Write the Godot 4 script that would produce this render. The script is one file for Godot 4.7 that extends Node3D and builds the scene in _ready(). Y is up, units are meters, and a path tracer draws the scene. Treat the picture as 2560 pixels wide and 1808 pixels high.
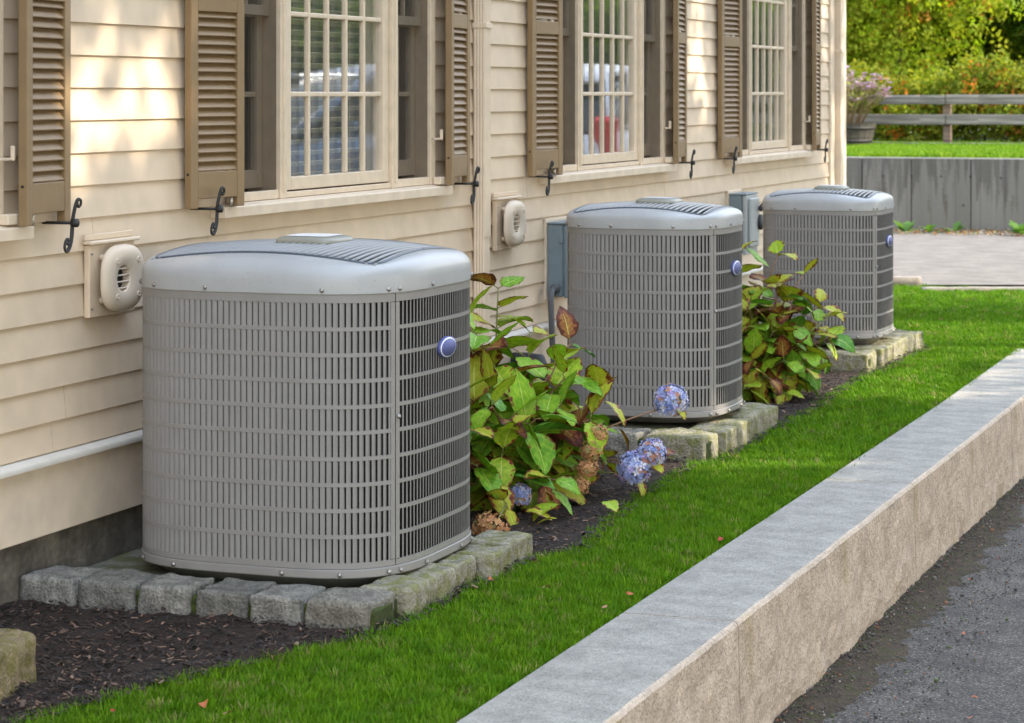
extends Node3D

# Units are metres. The house wall is the plane x = 0; x grows towards the driveway, -z runs along the wall away from the camera.
const TO_SUN := Vector3(0.80, 0.52, -0.25)
var M := {}
var T := {}
var rng := RandomNumberGenerator.new()


func _ready() -> void:
	rng.seed = 7
	# --- camera
	var cam := Camera3D.new()
	cam.name = "camera"
	add_child(cam)
	cam.position = Vector3(4.1, 1.6, 0.0)
	cam.rotation_degrees = Vector3(0, 20.4, 0)
	var eye := CameraAttributesPhysical.new()
	eye.frustum_near = 0.1
	eye.frustum_far = 600.0
	eye.frustum_focal_length = 85.0
	eye.frustum_focus_distance = 8.8
	eye.exposure_aperture = 7.5
	cam.attributes = eye
	cam.keep_aspect = Camera3D.KEEP_HEIGHT
	cam.set_frustum(0.029884, Vector2(0, -0.011107), 0.1, 600.0)
	cam.current = true
	# --- sky, exposure
	var env := Environment.new()
	env.background_mode = Environment.BG_SKY
	var sky := Sky.new()
	var sm := ProceduralSkyMaterial.new()
	sm.sky_top_color = Color(0.72, 0.775, 0.86)
	sm.sky_horizon_color = Color(1.0, 0.955, 0.87)
	sm.sky_energy_multiplier = 1.5
	sm.sky_curve = 0.16
	sm.ground_bottom_color = Color(0.30, 0.28, 0.24)
	sm.ground_horizon_color = Color(0.55, 0.55, 0.52)
	sm.sun_angle_max = 12.0
	sky.sky_material = sm
	env.sky = sky
	env.tonemap_mode = Environment.TONE_MAPPER_LINEAR
	env.tonemap_exposure = 2.1
	env.sdfgi_enabled = true
	env.ssao_enabled = true
	env.ssil_enabled = true
	var we := WorldEnvironment.new()
	we.name = "sky"
	we.environment = env
	add_child(we)
	# --- sun
	var sun := DirectionalLight3D.new()
	sun.name = "sun"
	add_child(sun)
	sun.look_at_from_position(TO_SUN * 50.0, Vector3.ZERO)
	sun.light_color = Color(1.0, 0.945, 0.865)
	sun.light_energy = 1.5
	sun.light_angular_distance = 0.5
	sun.shadow_enabled = true

	make_textures()
	make_materials()
	make_ground()
	make_granite_wall()
	make_house()
	make_wall_fittings()
	make_pads()
	make_units()
	make_hydrangeas()
	make_far_end()
	make_background_trees()
	make_shade_trees()
	make_cars()
	make_small_things()


# ------------------------------------------------------------------ helpers
func lin(r: float, g: float, b: float) -> Color:
	return Color(r, g, b).linear_to_srgb()


func tag(o: Node3D, label: String, category := "", group := "", kind := "") -> Node3D:
	if label:
		o.set_meta("label", label)
	if category:
		o.set_meta("category", category)
	if group:
		o.set_meta("group", group)
	if kind:
		o.set_meta("kind", kind)
	return o


func base(called: String, at := Vector3.ZERO, parent: Node = null) -> Node3D:
	var o := Node3D.new()
	o.name = numbered(called, parent if parent else self)
	(parent if parent else self).add_child(o, true)
	o.position = at
	return o


var taken := {}


func numbered(called: String, parent: Node) -> String:
	var key := [parent.get_instance_id(), called]
	var n: int = taken.get(key, 0)
	taken[key] = n + 1
	return called if n == 0 else "%s_%03d" % [called, n]


func begin(smooth := false) -> SurfaceTool:
	var st := SurfaceTool.new()
	st.begin(Mesh.PRIMITIVE_TRIANGLES)
	st.set_smooth_group(0 if smooth else -1)
	return st


func finish(st: SurfaceTool, m: Material) -> ArrayMesh:
	st.index()
	st.generate_normals()
	var mesh := st.commit()
	mesh.surface_set_material(0, m)
	return mesh


func put(called: String, mesh: Mesh, parent: Node, t := Transform3D()) -> MeshInstance3D:
	var o := MeshInstance3D.new()
	o.name = numbered(called, parent)
	o.mesh = mesh
	parent.add_child(o, true)
	o.transform = t
	return o


func obj(called: String, st: SurfaceTool, m: Material, parent: Node = null) -> MeshInstance3D:
	return put(called, finish(st, m), parent if parent else self)


func struct(called: String, st: SurfaceTool, m: Material) -> MeshInstance3D:
	var o := obj(called, st, m)
	o.set_meta("kind", "structure")
	return o


func face(st: SurfaceTool, p: Array, out: Vector3) -> void:
	var n: Vector3 = (p[2] - p[0]).cross(p[1] - p[0])
	if n.dot(out) < 0:
		p = p.duplicate()
		p.reverse()
	for i in range(1, p.size() - 1):
		st.add_vertex(p[0])
		st.add_vertex(p[i])
		st.add_vertex(p[i + 1])


func cbox(st: SurfaceTool, c: Vector3, size: Vector3, b := 0.003, rot := Basis()) -> void:
	var h := size / 2.0
	b = minf(b, minf(h.x, minf(h.y, h.z)) * 0.6)
	for a in 3:
		var u := (a + 1) % 3
		var v := (a + 2) % 3
		for s in [-1.0, 1.0]:
			var pts := []
			for k in [[-1, -1], [1, -1], [1, 1], [-1, 1]]:
				var p := Vector3()
				p[a] = s * h[a]
				p[u] = k[0] * (h[u] - b)
				p[v] = k[1] * (h[v] - b)
				pts.append(c + rot * p)
			var out := Vector3()
			out[a] = s
			face(st, pts, rot * out)
		if b <= 0.0:
			continue
		for su in [-1.0, 1.0]:
			for sv in [-1.0, 1.0]:
				var pts := []
				for e in [-1.0, 1.0]:
					for which in ([0, 1] if e < 0 else [1, 0]):
						var p := Vector3()
						p[a] = e * (h[a] - b)
						p[u] = su * (h[u] if which == 0 else h[u] - b)
						p[v] = sv * (h[v] - b if which == 0 else h[v])
						pts.append(c + rot * p)
				var out := Vector3()
				out[u] = su
				out[v] = sv
				face(st, pts, rot * out)
	if b > 0.0:
		for sx in [-1.0, 1.0]:
			for sy in [-1.0, 1.0]:
				for sz in [-1.0, 1.0]:
					var s := Vector3(sx, sy, sz)
					var pts := []
					for a in 3:
						var p := Vector3(sx * (h.x - b), sy * (h.y - b), sz * (h.z - b))
						p[a] = s[a] * h[a]
						pts.append(c + rot * p)
					face(st, pts, rot * s)


func span(st: SurfaceTool, lo: Vector3, hi: Vector3, b := 0.003) -> void:
	cbox(st, (lo + hi) / 2.0, (hi - lo).abs(), b)


func box_obj(called: String, lo: Vector3, hi: Vector3, m: Material, parent: Node, b := 0.003) -> MeshInstance3D:
	var st := begin()
	span(st, lo, hi, b)
	return obj(called, st, m, parent)


# a ring-to-ring skin; every ring has the same number of points
func loft(st: SurfaceTool, rings: Array, closed := true, cap_first := false, cap_last := false, flip := false) -> void:
	var n: int = rings[0].size()
	for k in rings.size() - 1:
		var a: Array = rings[k]
		var b: Array = rings[k + 1]
		for i in (n if closed else n - 1):
			var j := (i + 1) % n
			var q := [a[i], b[i], b[j], a[i], b[j], a[j]]
			if flip:
				q.reverse()
			for v in q:
				st.add_vertex(v)
	for e in [[cap_first, 0], [cap_last, rings.size() - 1]]:
		if e[0]:
			var r: Array = rings[e[1]]
			var c := Vector3()
			for v in r:
				c += v
			c /= n
			for i in n:
				var j := (i + 1) % n
				var q := [c, r[i], r[j]] if (e[1] == 0) else [c, r[j], r[i]]
				if flip:
					q.reverse()
				for v in q:
					st.add_vertex(v)


func tube(st: SurfaceTool, pts: Array, radii, sides := 7, flat := 1.0) -> void:
	var rings := []
	var up := Vector3(0.31, 0.17, 0.93).normalized()
	for i in pts.size():
		var d: Vector3 = (pts[mini(i + 1, pts.size() - 1)] - pts[maxi(i - 1, 0)]).normalized()
		var x := up.cross(d)
		if x.length() < 0.05:
			x = Vector3.RIGHT.cross(d)
		x = x.normalized()
		up = d.cross(x).normalized()
		var r: float = radii[i] if radii is Array else radii
		var ring := []
		for k in sides:
			var a := TAU * k / sides
			ring.append(pts[i] + (x * cos(a) + up * sin(a) * flat) * r)
		rings.append(ring)
	loft(st, rings, true, true, true, true)


func cyl(st: SurfaceTool, a: Vector3, b: Vector3, r: float, sides := 12) -> void:
	tube(st, [a, b], r, sides)


func superellipse(theta: float, hx: float, hz: float, n: float) -> Vector3:
	var c := cos(theta)
	var s := sin(theta)
	return Vector3(hx * signf(c) * pow(absf(c), 2.0 / n), 0, hz * signf(s) * pow(absf(s), 2.0 / n))


func polar(phi: float, h: float, n: float) -> Vector3:
	var c := cos(phi)
	var s := sin(phi)
	return Vector3(c, 0, s) * h / pow(pow(absf(c), n) + pow(absf(s), n), 1.0 / n)


# a stone: a box with rounded arrises and a rough skin
func rough_block(st: SurfaceTool, c: Vector3, size: Vector3, r: float, amp: float, seed_: int, res := 9, rot := Basis()) -> void:
	var nz := FastNoiseLite.new()
	nz.seed = seed_
	nz.frequency = 9.0
	nz.fractal_octaves = 4
	var big := FastNoiseLite.new()
	big.seed = seed_ + 51
	big.frequency = 3.0
	var h := size / 2.0
	for a in 3:
		var u := (a + 1) % 3
		var v := (a + 2) % 3
		var nu := clampi(int(res * size[u] / 0.2), 4, 60)
		var nv := clampi(int(res * size[v] / 0.2), 4, 60)
		for s in [-1.0, 1.0]:
			var grid := []
			for i in nu + 1:
				var row := []
				for j in nv + 1:
					var p := Vector3()
					p[a] = s * h[a]
					p[u] = (2.0 * i / nu - 1.0) * h[u]
					p[v] = (2.0 * j / nv - 1.0) * h[v]
					var inner := Vector3(clampf(p.x, -h.x + r, h.x - r), clampf(p.y, -h.y + r, h.y - r), clampf(p.z, -h.z + r, h.z - r))
					var out := (p - inner)
					out = out.normalized()
					var q := inner + out * r
					q += out * (nz.get_noise_3dv(q) * amp + big.get_noise_3dv(q) * amp * 1.6)
					row.append(c + rot * q)
				grid.append(row)
			for i in nu:
				for j in nv:
					var q := [grid[i][j], grid[i + 1][j], grid[i + 1][j + 1], grid[i][j + 1]]
					var out := Vector3()
					out[a] = s
					face(st, q, rot * out)


func many(called: String, mesh: Mesh, places: Array, colors: Array, parent: Node = null) -> MultiMeshInstance3D:
	var mm := MultiMesh.new()
	mm.transform_format = MultiMesh.TRANSFORM_3D
	mm.use_colors = not colors.is_empty()
	mm.mesh = mesh
	mm.instance_count = places.size()
	for i in places.size():
		mm.set_instance_transform(i, places[i])
		if mm.use_colors:
			mm.set_instance_color(i, colors[i])
	var o := MultiMeshInstance3D.new()
	o.name = numbered(called, parent if parent else self)
	o.multimesh = mm
	(parent if parent else self).add_child(o, true)
	o.set_meta("kind", "stuff")
	return o


func rnd(a: float, b: float) -> float:
	return rng.randf_range(a, b)


func along(table: Array, t: float) -> float:
	for i in table.size() - 1:
		if t >= table[i + 1][0]:
			var f: float = (t - table[i][0]) / (table[i + 1][0] - table[i][0])
			return lerpf(table[i][1], table[i + 1][1], clampf(f, 0, 1))
	return table[-1][1]


# ------------------------------------------------------------------ textures
func grey_noise(seed_: int, freq: float, octaves: int, w: int, h := 0, kind := FastNoiseLite.TYPE_SIMPLEX_SMOOTH) -> PackedByteArray:
	var n := FastNoiseLite.new()
	n.noise_type = kind
	n.seed = seed_
	n.frequency = freq
	n.fractal_octaves = octaves
	return n.get_seamless_image(w, h if h else w).get_data()


func to_texture(w: int, h: int, data: PackedByteArray) -> ImageTexture:
	return ImageTexture.create_from_image(Image.create_from_data(w, h, false, Image.FORMAT_RGB8, data))


func paint(w: int, h: int, f: Callable) -> ImageTexture:
	var d := PackedByteArray()
	d.resize(w * h * 3)
	var i := 0
	for y in h:
		for x in w:
			var c: Color = f.call(y * w + x, x, y)
			d[i] = int(clampf(c.r, 0, 1) * 255)
			d[i + 1] = int(clampf(c.g, 0, 1) * 255)
			d[i + 2] = int(clampf(c.b, 0, 1) * 255)
			i += 3
	return to_texture(w, h, d)


func make_textures() -> void:
	var n := 512
	var fine := grey_noise(1, 0.32, 2, n)
	var fine2 := grey_noise(2, 0.22, 2, n)
	var mid := grey_noise(3, 0.06, 3, n)
	var low := grey_noise(4, 0.012, 3, n)
	var cells := grey_noise(5, 0.09, 1, n, 0, FastNoiseLite.TYPE_CELLULAR)
	T.height = ImageTexture.create_from_image(Image.create_from_data(n, n, false, Image.FORMAT_L8, fine))
	var rough := PackedByteArray()
	rough.resize(n * n)
	for i in n * n:
		rough[i] = int(mid[i] * 0.55 + fine2[i] * 0.3 + low[i] * 0.15)
	T.rough = ImageTexture.create_from_image(Image.create_from_data(n, n, false, Image.FORMAT_L8, rough))
	# grey granite: crystals, black mica, pale feldspar
	T.granite = paint(n, n, func(i, _x, _y):
		var v := 0.66 + (low[i] / 255.0 - 0.5) * 0.14 + (mid[i] / 255.0 - 0.5) * 0.12
		v += 0.10 if fine[i] > 172 else 0.0
		v -= 0.22 if fine2[i] > 190 else (0.10 if fine2[i] > 172 else 0.0)
		return Color(v, v, v * 0.985))
	# split granite face: warm, with vertical drill marks and rusty, mossy runs
	var runs := grey_noise(6, 0.02, 3, 128, n)
	T.split = paint(n, n, func(i, x, y):
		var r := runs[(y / 16) * 128 + x / 4] / 255.0
		var v := 0.71 + (low[i] / 255.0 - 0.5) * 0.12 + (mid[i] / 255.0 - 0.5) * 0.09
		v -= 0.26 if fine2[i] > 190 else (0.10 if fine2[i] > 172 else 0.0)
		v += 0.09 if fine[i] > 174 else 0.0
		var c := Color(v, v * 0.94, v * 0.87)
		if r > 0.62:
			c = c.lerp(Color(0.50, 0.45, 0.26), (r - 0.62) * 1.8)
		return c)
	T.asphalt = paint(n, n, func(i, _x, _y):
		var v := 0.34 + (low[i] / 255.0 - 0.5) * 0.16 + (mid[i] / 255.0 - 0.5) * 0.16
		v += 0.38 if fine[i] > 186 else (0.18 if fine[i] > 168 else 0.0)
		v -= 0.20 if fine2[i] > 172 else 0.0
		return Color(v, v, v * 1.03))
	T.pavement = paint(n, n, func(i, _x, _y):
		var v := 0.62 + (low[i] / 255.0 - 0.5) * 0.16 + (mid[i] / 255.0 - 0.5) * 0.12 + (fine[i] / 255.0 - 0.5) * 0.16
		return Color(v, v * 0.96, v * 0.91))
	T.soil = paint(n, n, func(i, _x, _y):
		var v := 0.11 + (low[i] / 255.0 - 0.5) * 0.06 + (mid[i] / 255.0 - 0.5) * 0.10 + (cells[i] / 255.0 - 0.5) * 0.10
		return Color(v * 1.35, v * 0.93, v * 0.68))
	T.cobble = paint(n, n, func(i, _x, _y):
		var v := 0.52 + (low[i] / 255.0 - 0.5) * 0.24 + (mid[i] / 255.0 - 0.5) * 0.26
		v += 0.12 if fine[i] > 172 else 0.0
		v -= 0.16 if fine2[i] > 176 else 0.0
		return Color(v, v * 0.99, v * 0.95))
	var moss := grey_noise(8, 0.014, 5, n)
	T.mossy = paint(n, n, func(i, _x, _y):
		var v := 0.55 + (low[i] / 255.0 - 0.5) * 0.2 + (mid[i] / 255.0 - 0.5) * 0.24
		v += 0.12 if fine[i] > 172 else 0.0
		v -= 0.16 if fine2[i] > 176 else 0.0
		var c := Color(v, v * 0.97, v * 0.88)
		var k := clampf((moss[i] / 255.0 - 0.40) * 2.0, 0, 0.62)
		return c.lerp(Color(0.40, 0.42, 0.16) * (0.8 + fine[i] / 640.0), k))
	T.silt = paint(n, n, func(i, _x, _y):
		var v := 0.24 + (low[i] / 255.0 - 0.5) * 0.12 + (mid[i] / 255.0 - 0.5) * 0.18 + (0.16 if fine[i] > 176 else 0.0)
		var c := Color(v * 1.1, v * 0.95, v * 0.78)
		return c.lerp(Color(0.25, 0.30, 0.08), clampf((moss[i] / 255.0 - 0.60) * 4.0, 0, 0.6)))
	T.moss = paint(128, 128, func(i, x, y):
		var j: int = y * n + x
		var v := 0.30 + (fine[j] / 255.0 - 0.5) * 0.22 + (mid[j] / 255.0 - 0.5) * 0.2
		return Color(v * 0.86, v, v * 0.28))
	# factory paint on sheet metal with specks of dirt
	T.metal = paint(n, n, func(i, _x, _y):
		var v := 0.90 + (low[i] / 255.0 - 0.5) * 0.06
		var d := 1.0 if cells[i] < 7 and low[i] > 118 else 0.0
		return Color(v, v, v).lerp(Color(0.35, 0.33, 0.30), d * 0.8))
	T.paint = paint(n, n, func(i, _x, _y):
		var v := 0.95 + (low[i] / 255.0 - 0.5) * 0.07 + (fine[i] / 255.0 - 0.5) * 0.03
		return Color(v, v, v))
	T.foundation = paint(n, n, func(i, _x, _y):
		var v := 0.46 + (low[i] / 255.0 - 0.5) * 0.26 + (mid[i] / 255.0 - 0.5) * 0.14 + (fine[i] / 255.0 - 0.5) * 0.08
		return Color(v, v * 0.96, v * 0.88))
	# weathered cast concrete: dark water stains run down from the top, board marks
	var stain := grey_noise(9, 0.085, 4, 512, 64)
	var stain2 := grey_noise(10, 0.014, 3, 512, 64)
	T.cast = paint(1024, 256, func(_i, x, y):
		var t: float = y / 256.0
		var s := stain[int(t * 12) * 512 + x / 2] / 255.0
		var s2 := stain2[int(t * 6) * 512 + x / 2] / 255.0
		var f := fine[(y % 512) * 512 + x % 512] / 255.0 - 0.5
		var reach := clampf((s * 1.3 + s2 * 0.9 - 0.62) * 1.1, 0.05, 1.2)
		var dark := clampf((reach - t) * 2.6, 0.0, 1.0)
		var v := 0.56 - 0.12 * dark + (s2 - 0.5) * 0.10 + f * 0.08
		if (x % 73) < 2:
			v *= 0.82
		var c := Color(v, v * 0.99, v * 0.96)
		return c.lerp(Color(v * 0.95, v * 0.92, v * 0.72), clampf(s - 0.55, 0, 1) * 1.2))
	# old grey timber
	var grain := grey_noise(11, 0.05, 4, 32, 256)
	T.timber = paint(256, 256, func(_i, x, y):
		var g := grain[y * 32 + (x / 16) % 32] / 255.0
		var v := 0.50 + (g - 0.5) * 0.34 + (fine[y * 512 + x] / 255.0 - 0.5) * 0.10
		return Color(v, v * 0.97, v * 0.90))
	T.bark = paint(128, 256, func(_i, x, y):
		var g := grain[((x * 5) % 256) * 32 + (y / 10) % 32] / 255.0
		var v := 0.34 + (g - 0.5) * 0.36
		return Color(v, v * 0.88, v * 0.74))
	T.fins = paint(64, 64, func(_i, x, y):
		var v := 0.16 if x % 8 < 3 else 0.08
		if y % 21 < 2:
			v += 0.05
		return Color(v, v * 0.97, v * 0.92))
	# hydrangea leaves in autumn: green blade, pale veins, reddened and browned margins
	T.leaves = []
	var looks := [
		[Color(0.33, 0.53, 0.12), Color(0.52, 0.67, 0.18), Color(0.42, 0.14, 0.12), 0.95],
		[Color(0.27, 0.48, 0.15), Color(0.40, 0.58, 0.20), Color(0.36, 0.20, 0.12), 1.05],
		[Color(0.50, 0.63, 0.13), Color(0.68, 0.74, 0.22), Color(0.50, 0.16, 0.14), 0.84],
		[Color(0.60, 0.63, 0.15), Color(0.74, 0.70, 0.26), Color(0.46, 0.17, 0.14), 0.66],
		[Color(0.50, 0.30, 0.16), Color(0.62, 0.46, 0.22), Color(0.38, 0.13, 0.13), 0.50],
		[Color(0.42, 0.60, 0.12), Color(0.58, 0.71, 0.18), Color(0.36, 0.12, 0.12), 0.90],
	]
	for k in looks.size():
		var L: Array = looks[k]
		var ln := grey_noise(30 + k, 0.035, 4, 128)
		T.leaves.append(paint(128, 96, func(_i, x, y):
			var u: float = x / 127.0
			var v: float = absf(y / 95.0 - 0.5) * 2.0
			var nn := ln[y * 128 + x] / 255.0 - 0.5
			var c: Color = L[0].lerp(L[1], clampf(0.35 + nn * 1.6, 0, 1))
			var side: float = fposmod(u * 7.0 - v * 1.7, 1.0)
			if v < 0.045 * (1.3 - u):
				c = c.lerp(Color(0.78, 0.80, 0.45), 0.75)
			elif side < 0.11:
				c = c.lerp(Color(0.66, 0.72, 0.34), 0.45)
			var e: float = maxf(v, absf(u - 0.42) * 1.62) + nn * 0.75
			c = c.lerp(L[2], clampf((e - L[3]) * 5.0, 0, 0.92))
			c = c.lerp(Color(0.28, 0.17, 0.10), clampf((e - L[3] - 0.16) * 5.0, 0, 0.8))
			return c))


# ------------------------------------------------------------------ materials
func mat(color: Color, rough := 0.6, tex: Texture2D = null, scale := 1.0, bump: Texture2D = null, bump_cm := 0.0, bump_scale := 0.0) -> StandardMaterial3D:
	var m := StandardMaterial3D.new()
	m.albedo_color = color
	m.roughness = rough
	if tex:
		m.albedo_texture = tex
	if bump:
		m.heightmap_enabled = true
		m.heightmap_texture = bump
		m.heightmap_scale = bump_cm
	if tex or bump:
		m.uv1_triplanar = true
		m.uv1_world_triplanar = true
		m.uv1_scale = Vector3.ONE * scale
	return m


func make_materials() -> void:
	M.siding = mat(lin(0.715, 0.568, 0.408), 0.55, T.paint, 0.9)
	M.trim = mat(lin(0.75, 0.62, 0.47), 0.5, T.paint, 1.3)
	M.sash = mat(lin(0.74, 0.60, 0.44), 0.45, T.paint, 1.7)
	M.drip = mat(lin(0.72, 0.68, 0.60), 0.45, T.paint, 1.1)
	M.shutter = mat(lin(0.27, 0.175, 0.082), 0.5, T.paint, 1.6)
	M.iron = mat(lin(0.012, 0.011, 0.010), 0.6)
	M.steel = mat(lin(0.45, 0.42, 0.37), 0.4)
	M.steel.metallic = 0.7
	M.foundation = mat(lin(0.60, 0.58, 0.54), 0.9, T.foundation, 0.9, T.rough, 0.5)
	M.inside = mat(lin(0.24, 0.19, 0.13), 0.9)
	M.blind = mat(lin(0.34, 0.32, 0.20), 0.6)
	M.screen = mat(Color(0.10, 0.09, 0.075, 0.5), 0.95)
	M.screen.metallic_specular = 0.1
	M.screen.transparency = BaseMaterial3D.TRANSPARENCY_ALPHA
	M.glass = StandardMaterial3D.new()
	M.glass.albedo_color = Color(0.9, 0.95, 0.92, 0.04)
	M.glass.transparency = BaseMaterial3D.TRANSPARENCY_ALPHA
	M.glass.roughness = 0.02
	M.roof = mat(lin(0.07, 0.065, 0.06), 0.9)
	M.vent = mat(lin(0.62, 0.52, 0.40), 0.5)
	M.dark = mat(lin(0.03, 0.03, 0.032), 0.7)
	M.boxgrey = mat(lin(0.20, 0.26, 0.29), 0.45, T.paint, 2.0)
	M.boxlight = mat(lin(0.42, 0.44, 0.43), 0.4, T.paint, 2.0)
	M.conduit = mat(lin(0.10, 0.105, 0.11), 0.55)
	M.white = mat(lin(0.72, 0.70, 0.66), 0.5)
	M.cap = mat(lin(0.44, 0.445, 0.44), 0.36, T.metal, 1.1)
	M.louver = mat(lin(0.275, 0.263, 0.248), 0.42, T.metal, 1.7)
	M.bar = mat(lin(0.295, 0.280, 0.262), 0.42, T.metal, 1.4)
	M.motor = mat(lin(0.24, 0.235, 0.19), 0.4)
	M.guard = mat(lin(0.23, 0.235, 0.235), 0.4)
	M.gasket = mat(lin(0.06, 0.075, 0.095), 0.4)
	M.coil = mat(Color(1, 1, 1), 0.6, T.fins, 8.0)
	M.bolt = mat(lin(0.32, 0.30, 0.28), 0.35)
	M.bolt.metallic = 0.8
	M.blue = mat(lin(0.075, 0.09, 0.26), 0.55)
	M.rim = mat(lin(0.72, 0.73, 0.76), 0.3)
	M.granite = mat(lin(0.66, 0.615, 0.545), 0.75, T.granite, 0.85, T.height, 0.05)
	M.split = mat(lin(0.98, 0.90, 0.81), 0.9, T.split, 0.75, T.rough, 1.1)
	M.asphalt = mat(Color(0.74, 0.685, 0.605), 0.85, T.asphalt, 0.5, T.height, 0.25)
	M.pavement = mat(lin(0.385, 0.365, 0.34), 0.9, T.pavement, 0.45, T.height, 0.2)
	M.kerb = mat(lin(0.72, 0.68, 0.62), 0.9, T.pavement, 1.5, T.height, 0.2)
	M.soil = mat(Color(1.0, 0.88, 0.74), 1.0, T.soil, 1.4, T.rough, 1.0)
	M.silt = mat(lin(0.72, 0.66, 0.56), 1.0, T.silt, 1.7, T.rough, 1.2)
	M.turf = mat(lin(0.055, 0.085, 0.02), 1.0, T.soil, 1.0)
	M.turf.albedo_texture = null
	M.earth = mat(lin(0.12, 0.13, 0.06), 1.0)
	M.cobbles = []
	for c in [lin(0.80, 0.78, 0.73), lin(0.60, 0.59, 0.55), lin(0.70, 0.66, 0.58)]:
		M.cobbles.append(mat(c, 0.85, T.cobble, 2.3, T.rough, 0.9))
	M.mossy = mat(lin(0.9, 0.88, 0.82), 0.9, T.mossy, 2.1, T.rough, 0.9)
	M.tan_stone = mat(lin(0.74, 0.60, 0.40), 0.9, T.mossy, 2.6, T.rough, 0.9)
	M.moss = mat(lin(0.75, 0.75, 0.75), 1.0, T.moss, 6.0, T.rough, 0.6)
	M.slab = mat(lin(0.50, 0.52, 0.46), 0.9, T.mossy, 1.2, T.rough, 0.3)
	M.timber = mat(lin(0.80, 0.78, 0.76), 0.85, T.timber, 1.2, T.rough, 0.3)
	M.post = mat(lin(0.62, 0.46, 0.38), 0.85, T.timber, 1.2)
	M.barrel = mat(lin(0.22, 0.20, 0.17), 0.8, T.timber, 2.0)
	M.bark = mat(lin(0.70, 0.64, 0.56), 0.95, T.bark, 2.0, T.rough, 1.0)
	M.leaves = []
	for t in T.leaves:
		var m := StandardMaterial3D.new()
		m.albedo_texture = t
		m.albedo_color = Color(1, 1, 1)
		m.metallic_specular = 0.35
		m.roughness = 0.5
		m.backlight_enabled = true
		m.backlight = Color(0.55, 0.6, 0.35)
		M.leaves.append(m)
	M.stem = mat(lin(0.22, 0.12, 0.06), 0.6)
	M.tan = mat(lin(0.36, 0.26, 0.15), 0.8)
	M.green_stem = mat(lin(0.16, 0.17, 0.05), 0.6)
	M.tint = StandardMaterial3D.new()   # takes its colour from vertices or copies
	M.tint.vertex_color_use_as_albedo = true
	M.tint.roughness = 0.7
	M.foliage = StandardMaterial3D.new()
	M.foliage.vertex_color_use_as_albedo = true
	M.foliage.roughness = 0.55
	M.foliage.metallic_specular = 0.3
	M.foliage.backlight_enabled = true
	M.foliage.backlight = Color(1.0, 1.0, 0.75)
	M.grass = StandardMaterial3D.new()
	M.grass.vertex_color_use_as_albedo = true
	M.grass.roughness = 0.6
	M.grass.metallic_specular = 0.25
	M.grass.backlight_enabled = true
	M.grass.backlight = Color(0.7, 0.8, 0.35)
	M.petal = StandardMaterial3D.new()
	M.petal.vertex_color_use_as_albedo = true
	M.petal.roughness = 0.7
	M.petal.backlight_enabled = true
	M.petal.backlight = Color(0.4, 0.4, 0.45)
	M.clear_plastic = mat(lin(0.5, 0.5, 0.46), 0.4)


# ------------------------------------------------------------------ ground
const LAWN_EDGE := [[-2.0, 0.10], [-4.0, 0.34], [-5.36, 0.70], [-6.0, 0.92], [-6.6, 1.16], [-6.7, 1.165], [-7.9, 1.20], [-8.05, 1.29], [-9.2, 1.16], [-10.0, 1.13], [-10.2, 1.19], [-11.3, 1.19], [-12.0, 1.19], [-12.9, 1.15], [-13.65, 1.13], [-13.8, 1.18], [-15.25, 1.17], [-15.5, 0.9], [-16.3, 0.3], [-17.0, 0.02], [-20.0, -0.01]]


func lawn_edge(z: float) -> float:
	for i in LAWN_EDGE.size() - 1:
		if z >= LAWN_EDGE[i + 1][0]:
			var f: float = (z - LAWN_EDGE[i][0]) / (LAWN_EDGE[i + 1][0] - LAWN_EDGE[i][0])
			return lerpf(LAWN_EDGE[i][1], LAWN_EDGE[i + 1][1], clampf(f, 0, 1)) + (0.055 if z > -16.0 else 0.0)
	return LAWN_EDGE[-1][1]


func sheet(x0: float, x1: float, z0: float, z1: float, y: float) -> SurfaceTool:
	var st := begin()
	face(st, [Vector3(x0, y, z0), Vector3(x1, y, z0), Vector3(x1, y, z1), Vector3(x0, y, z1)], Vector3.UP)
	return st


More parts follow.
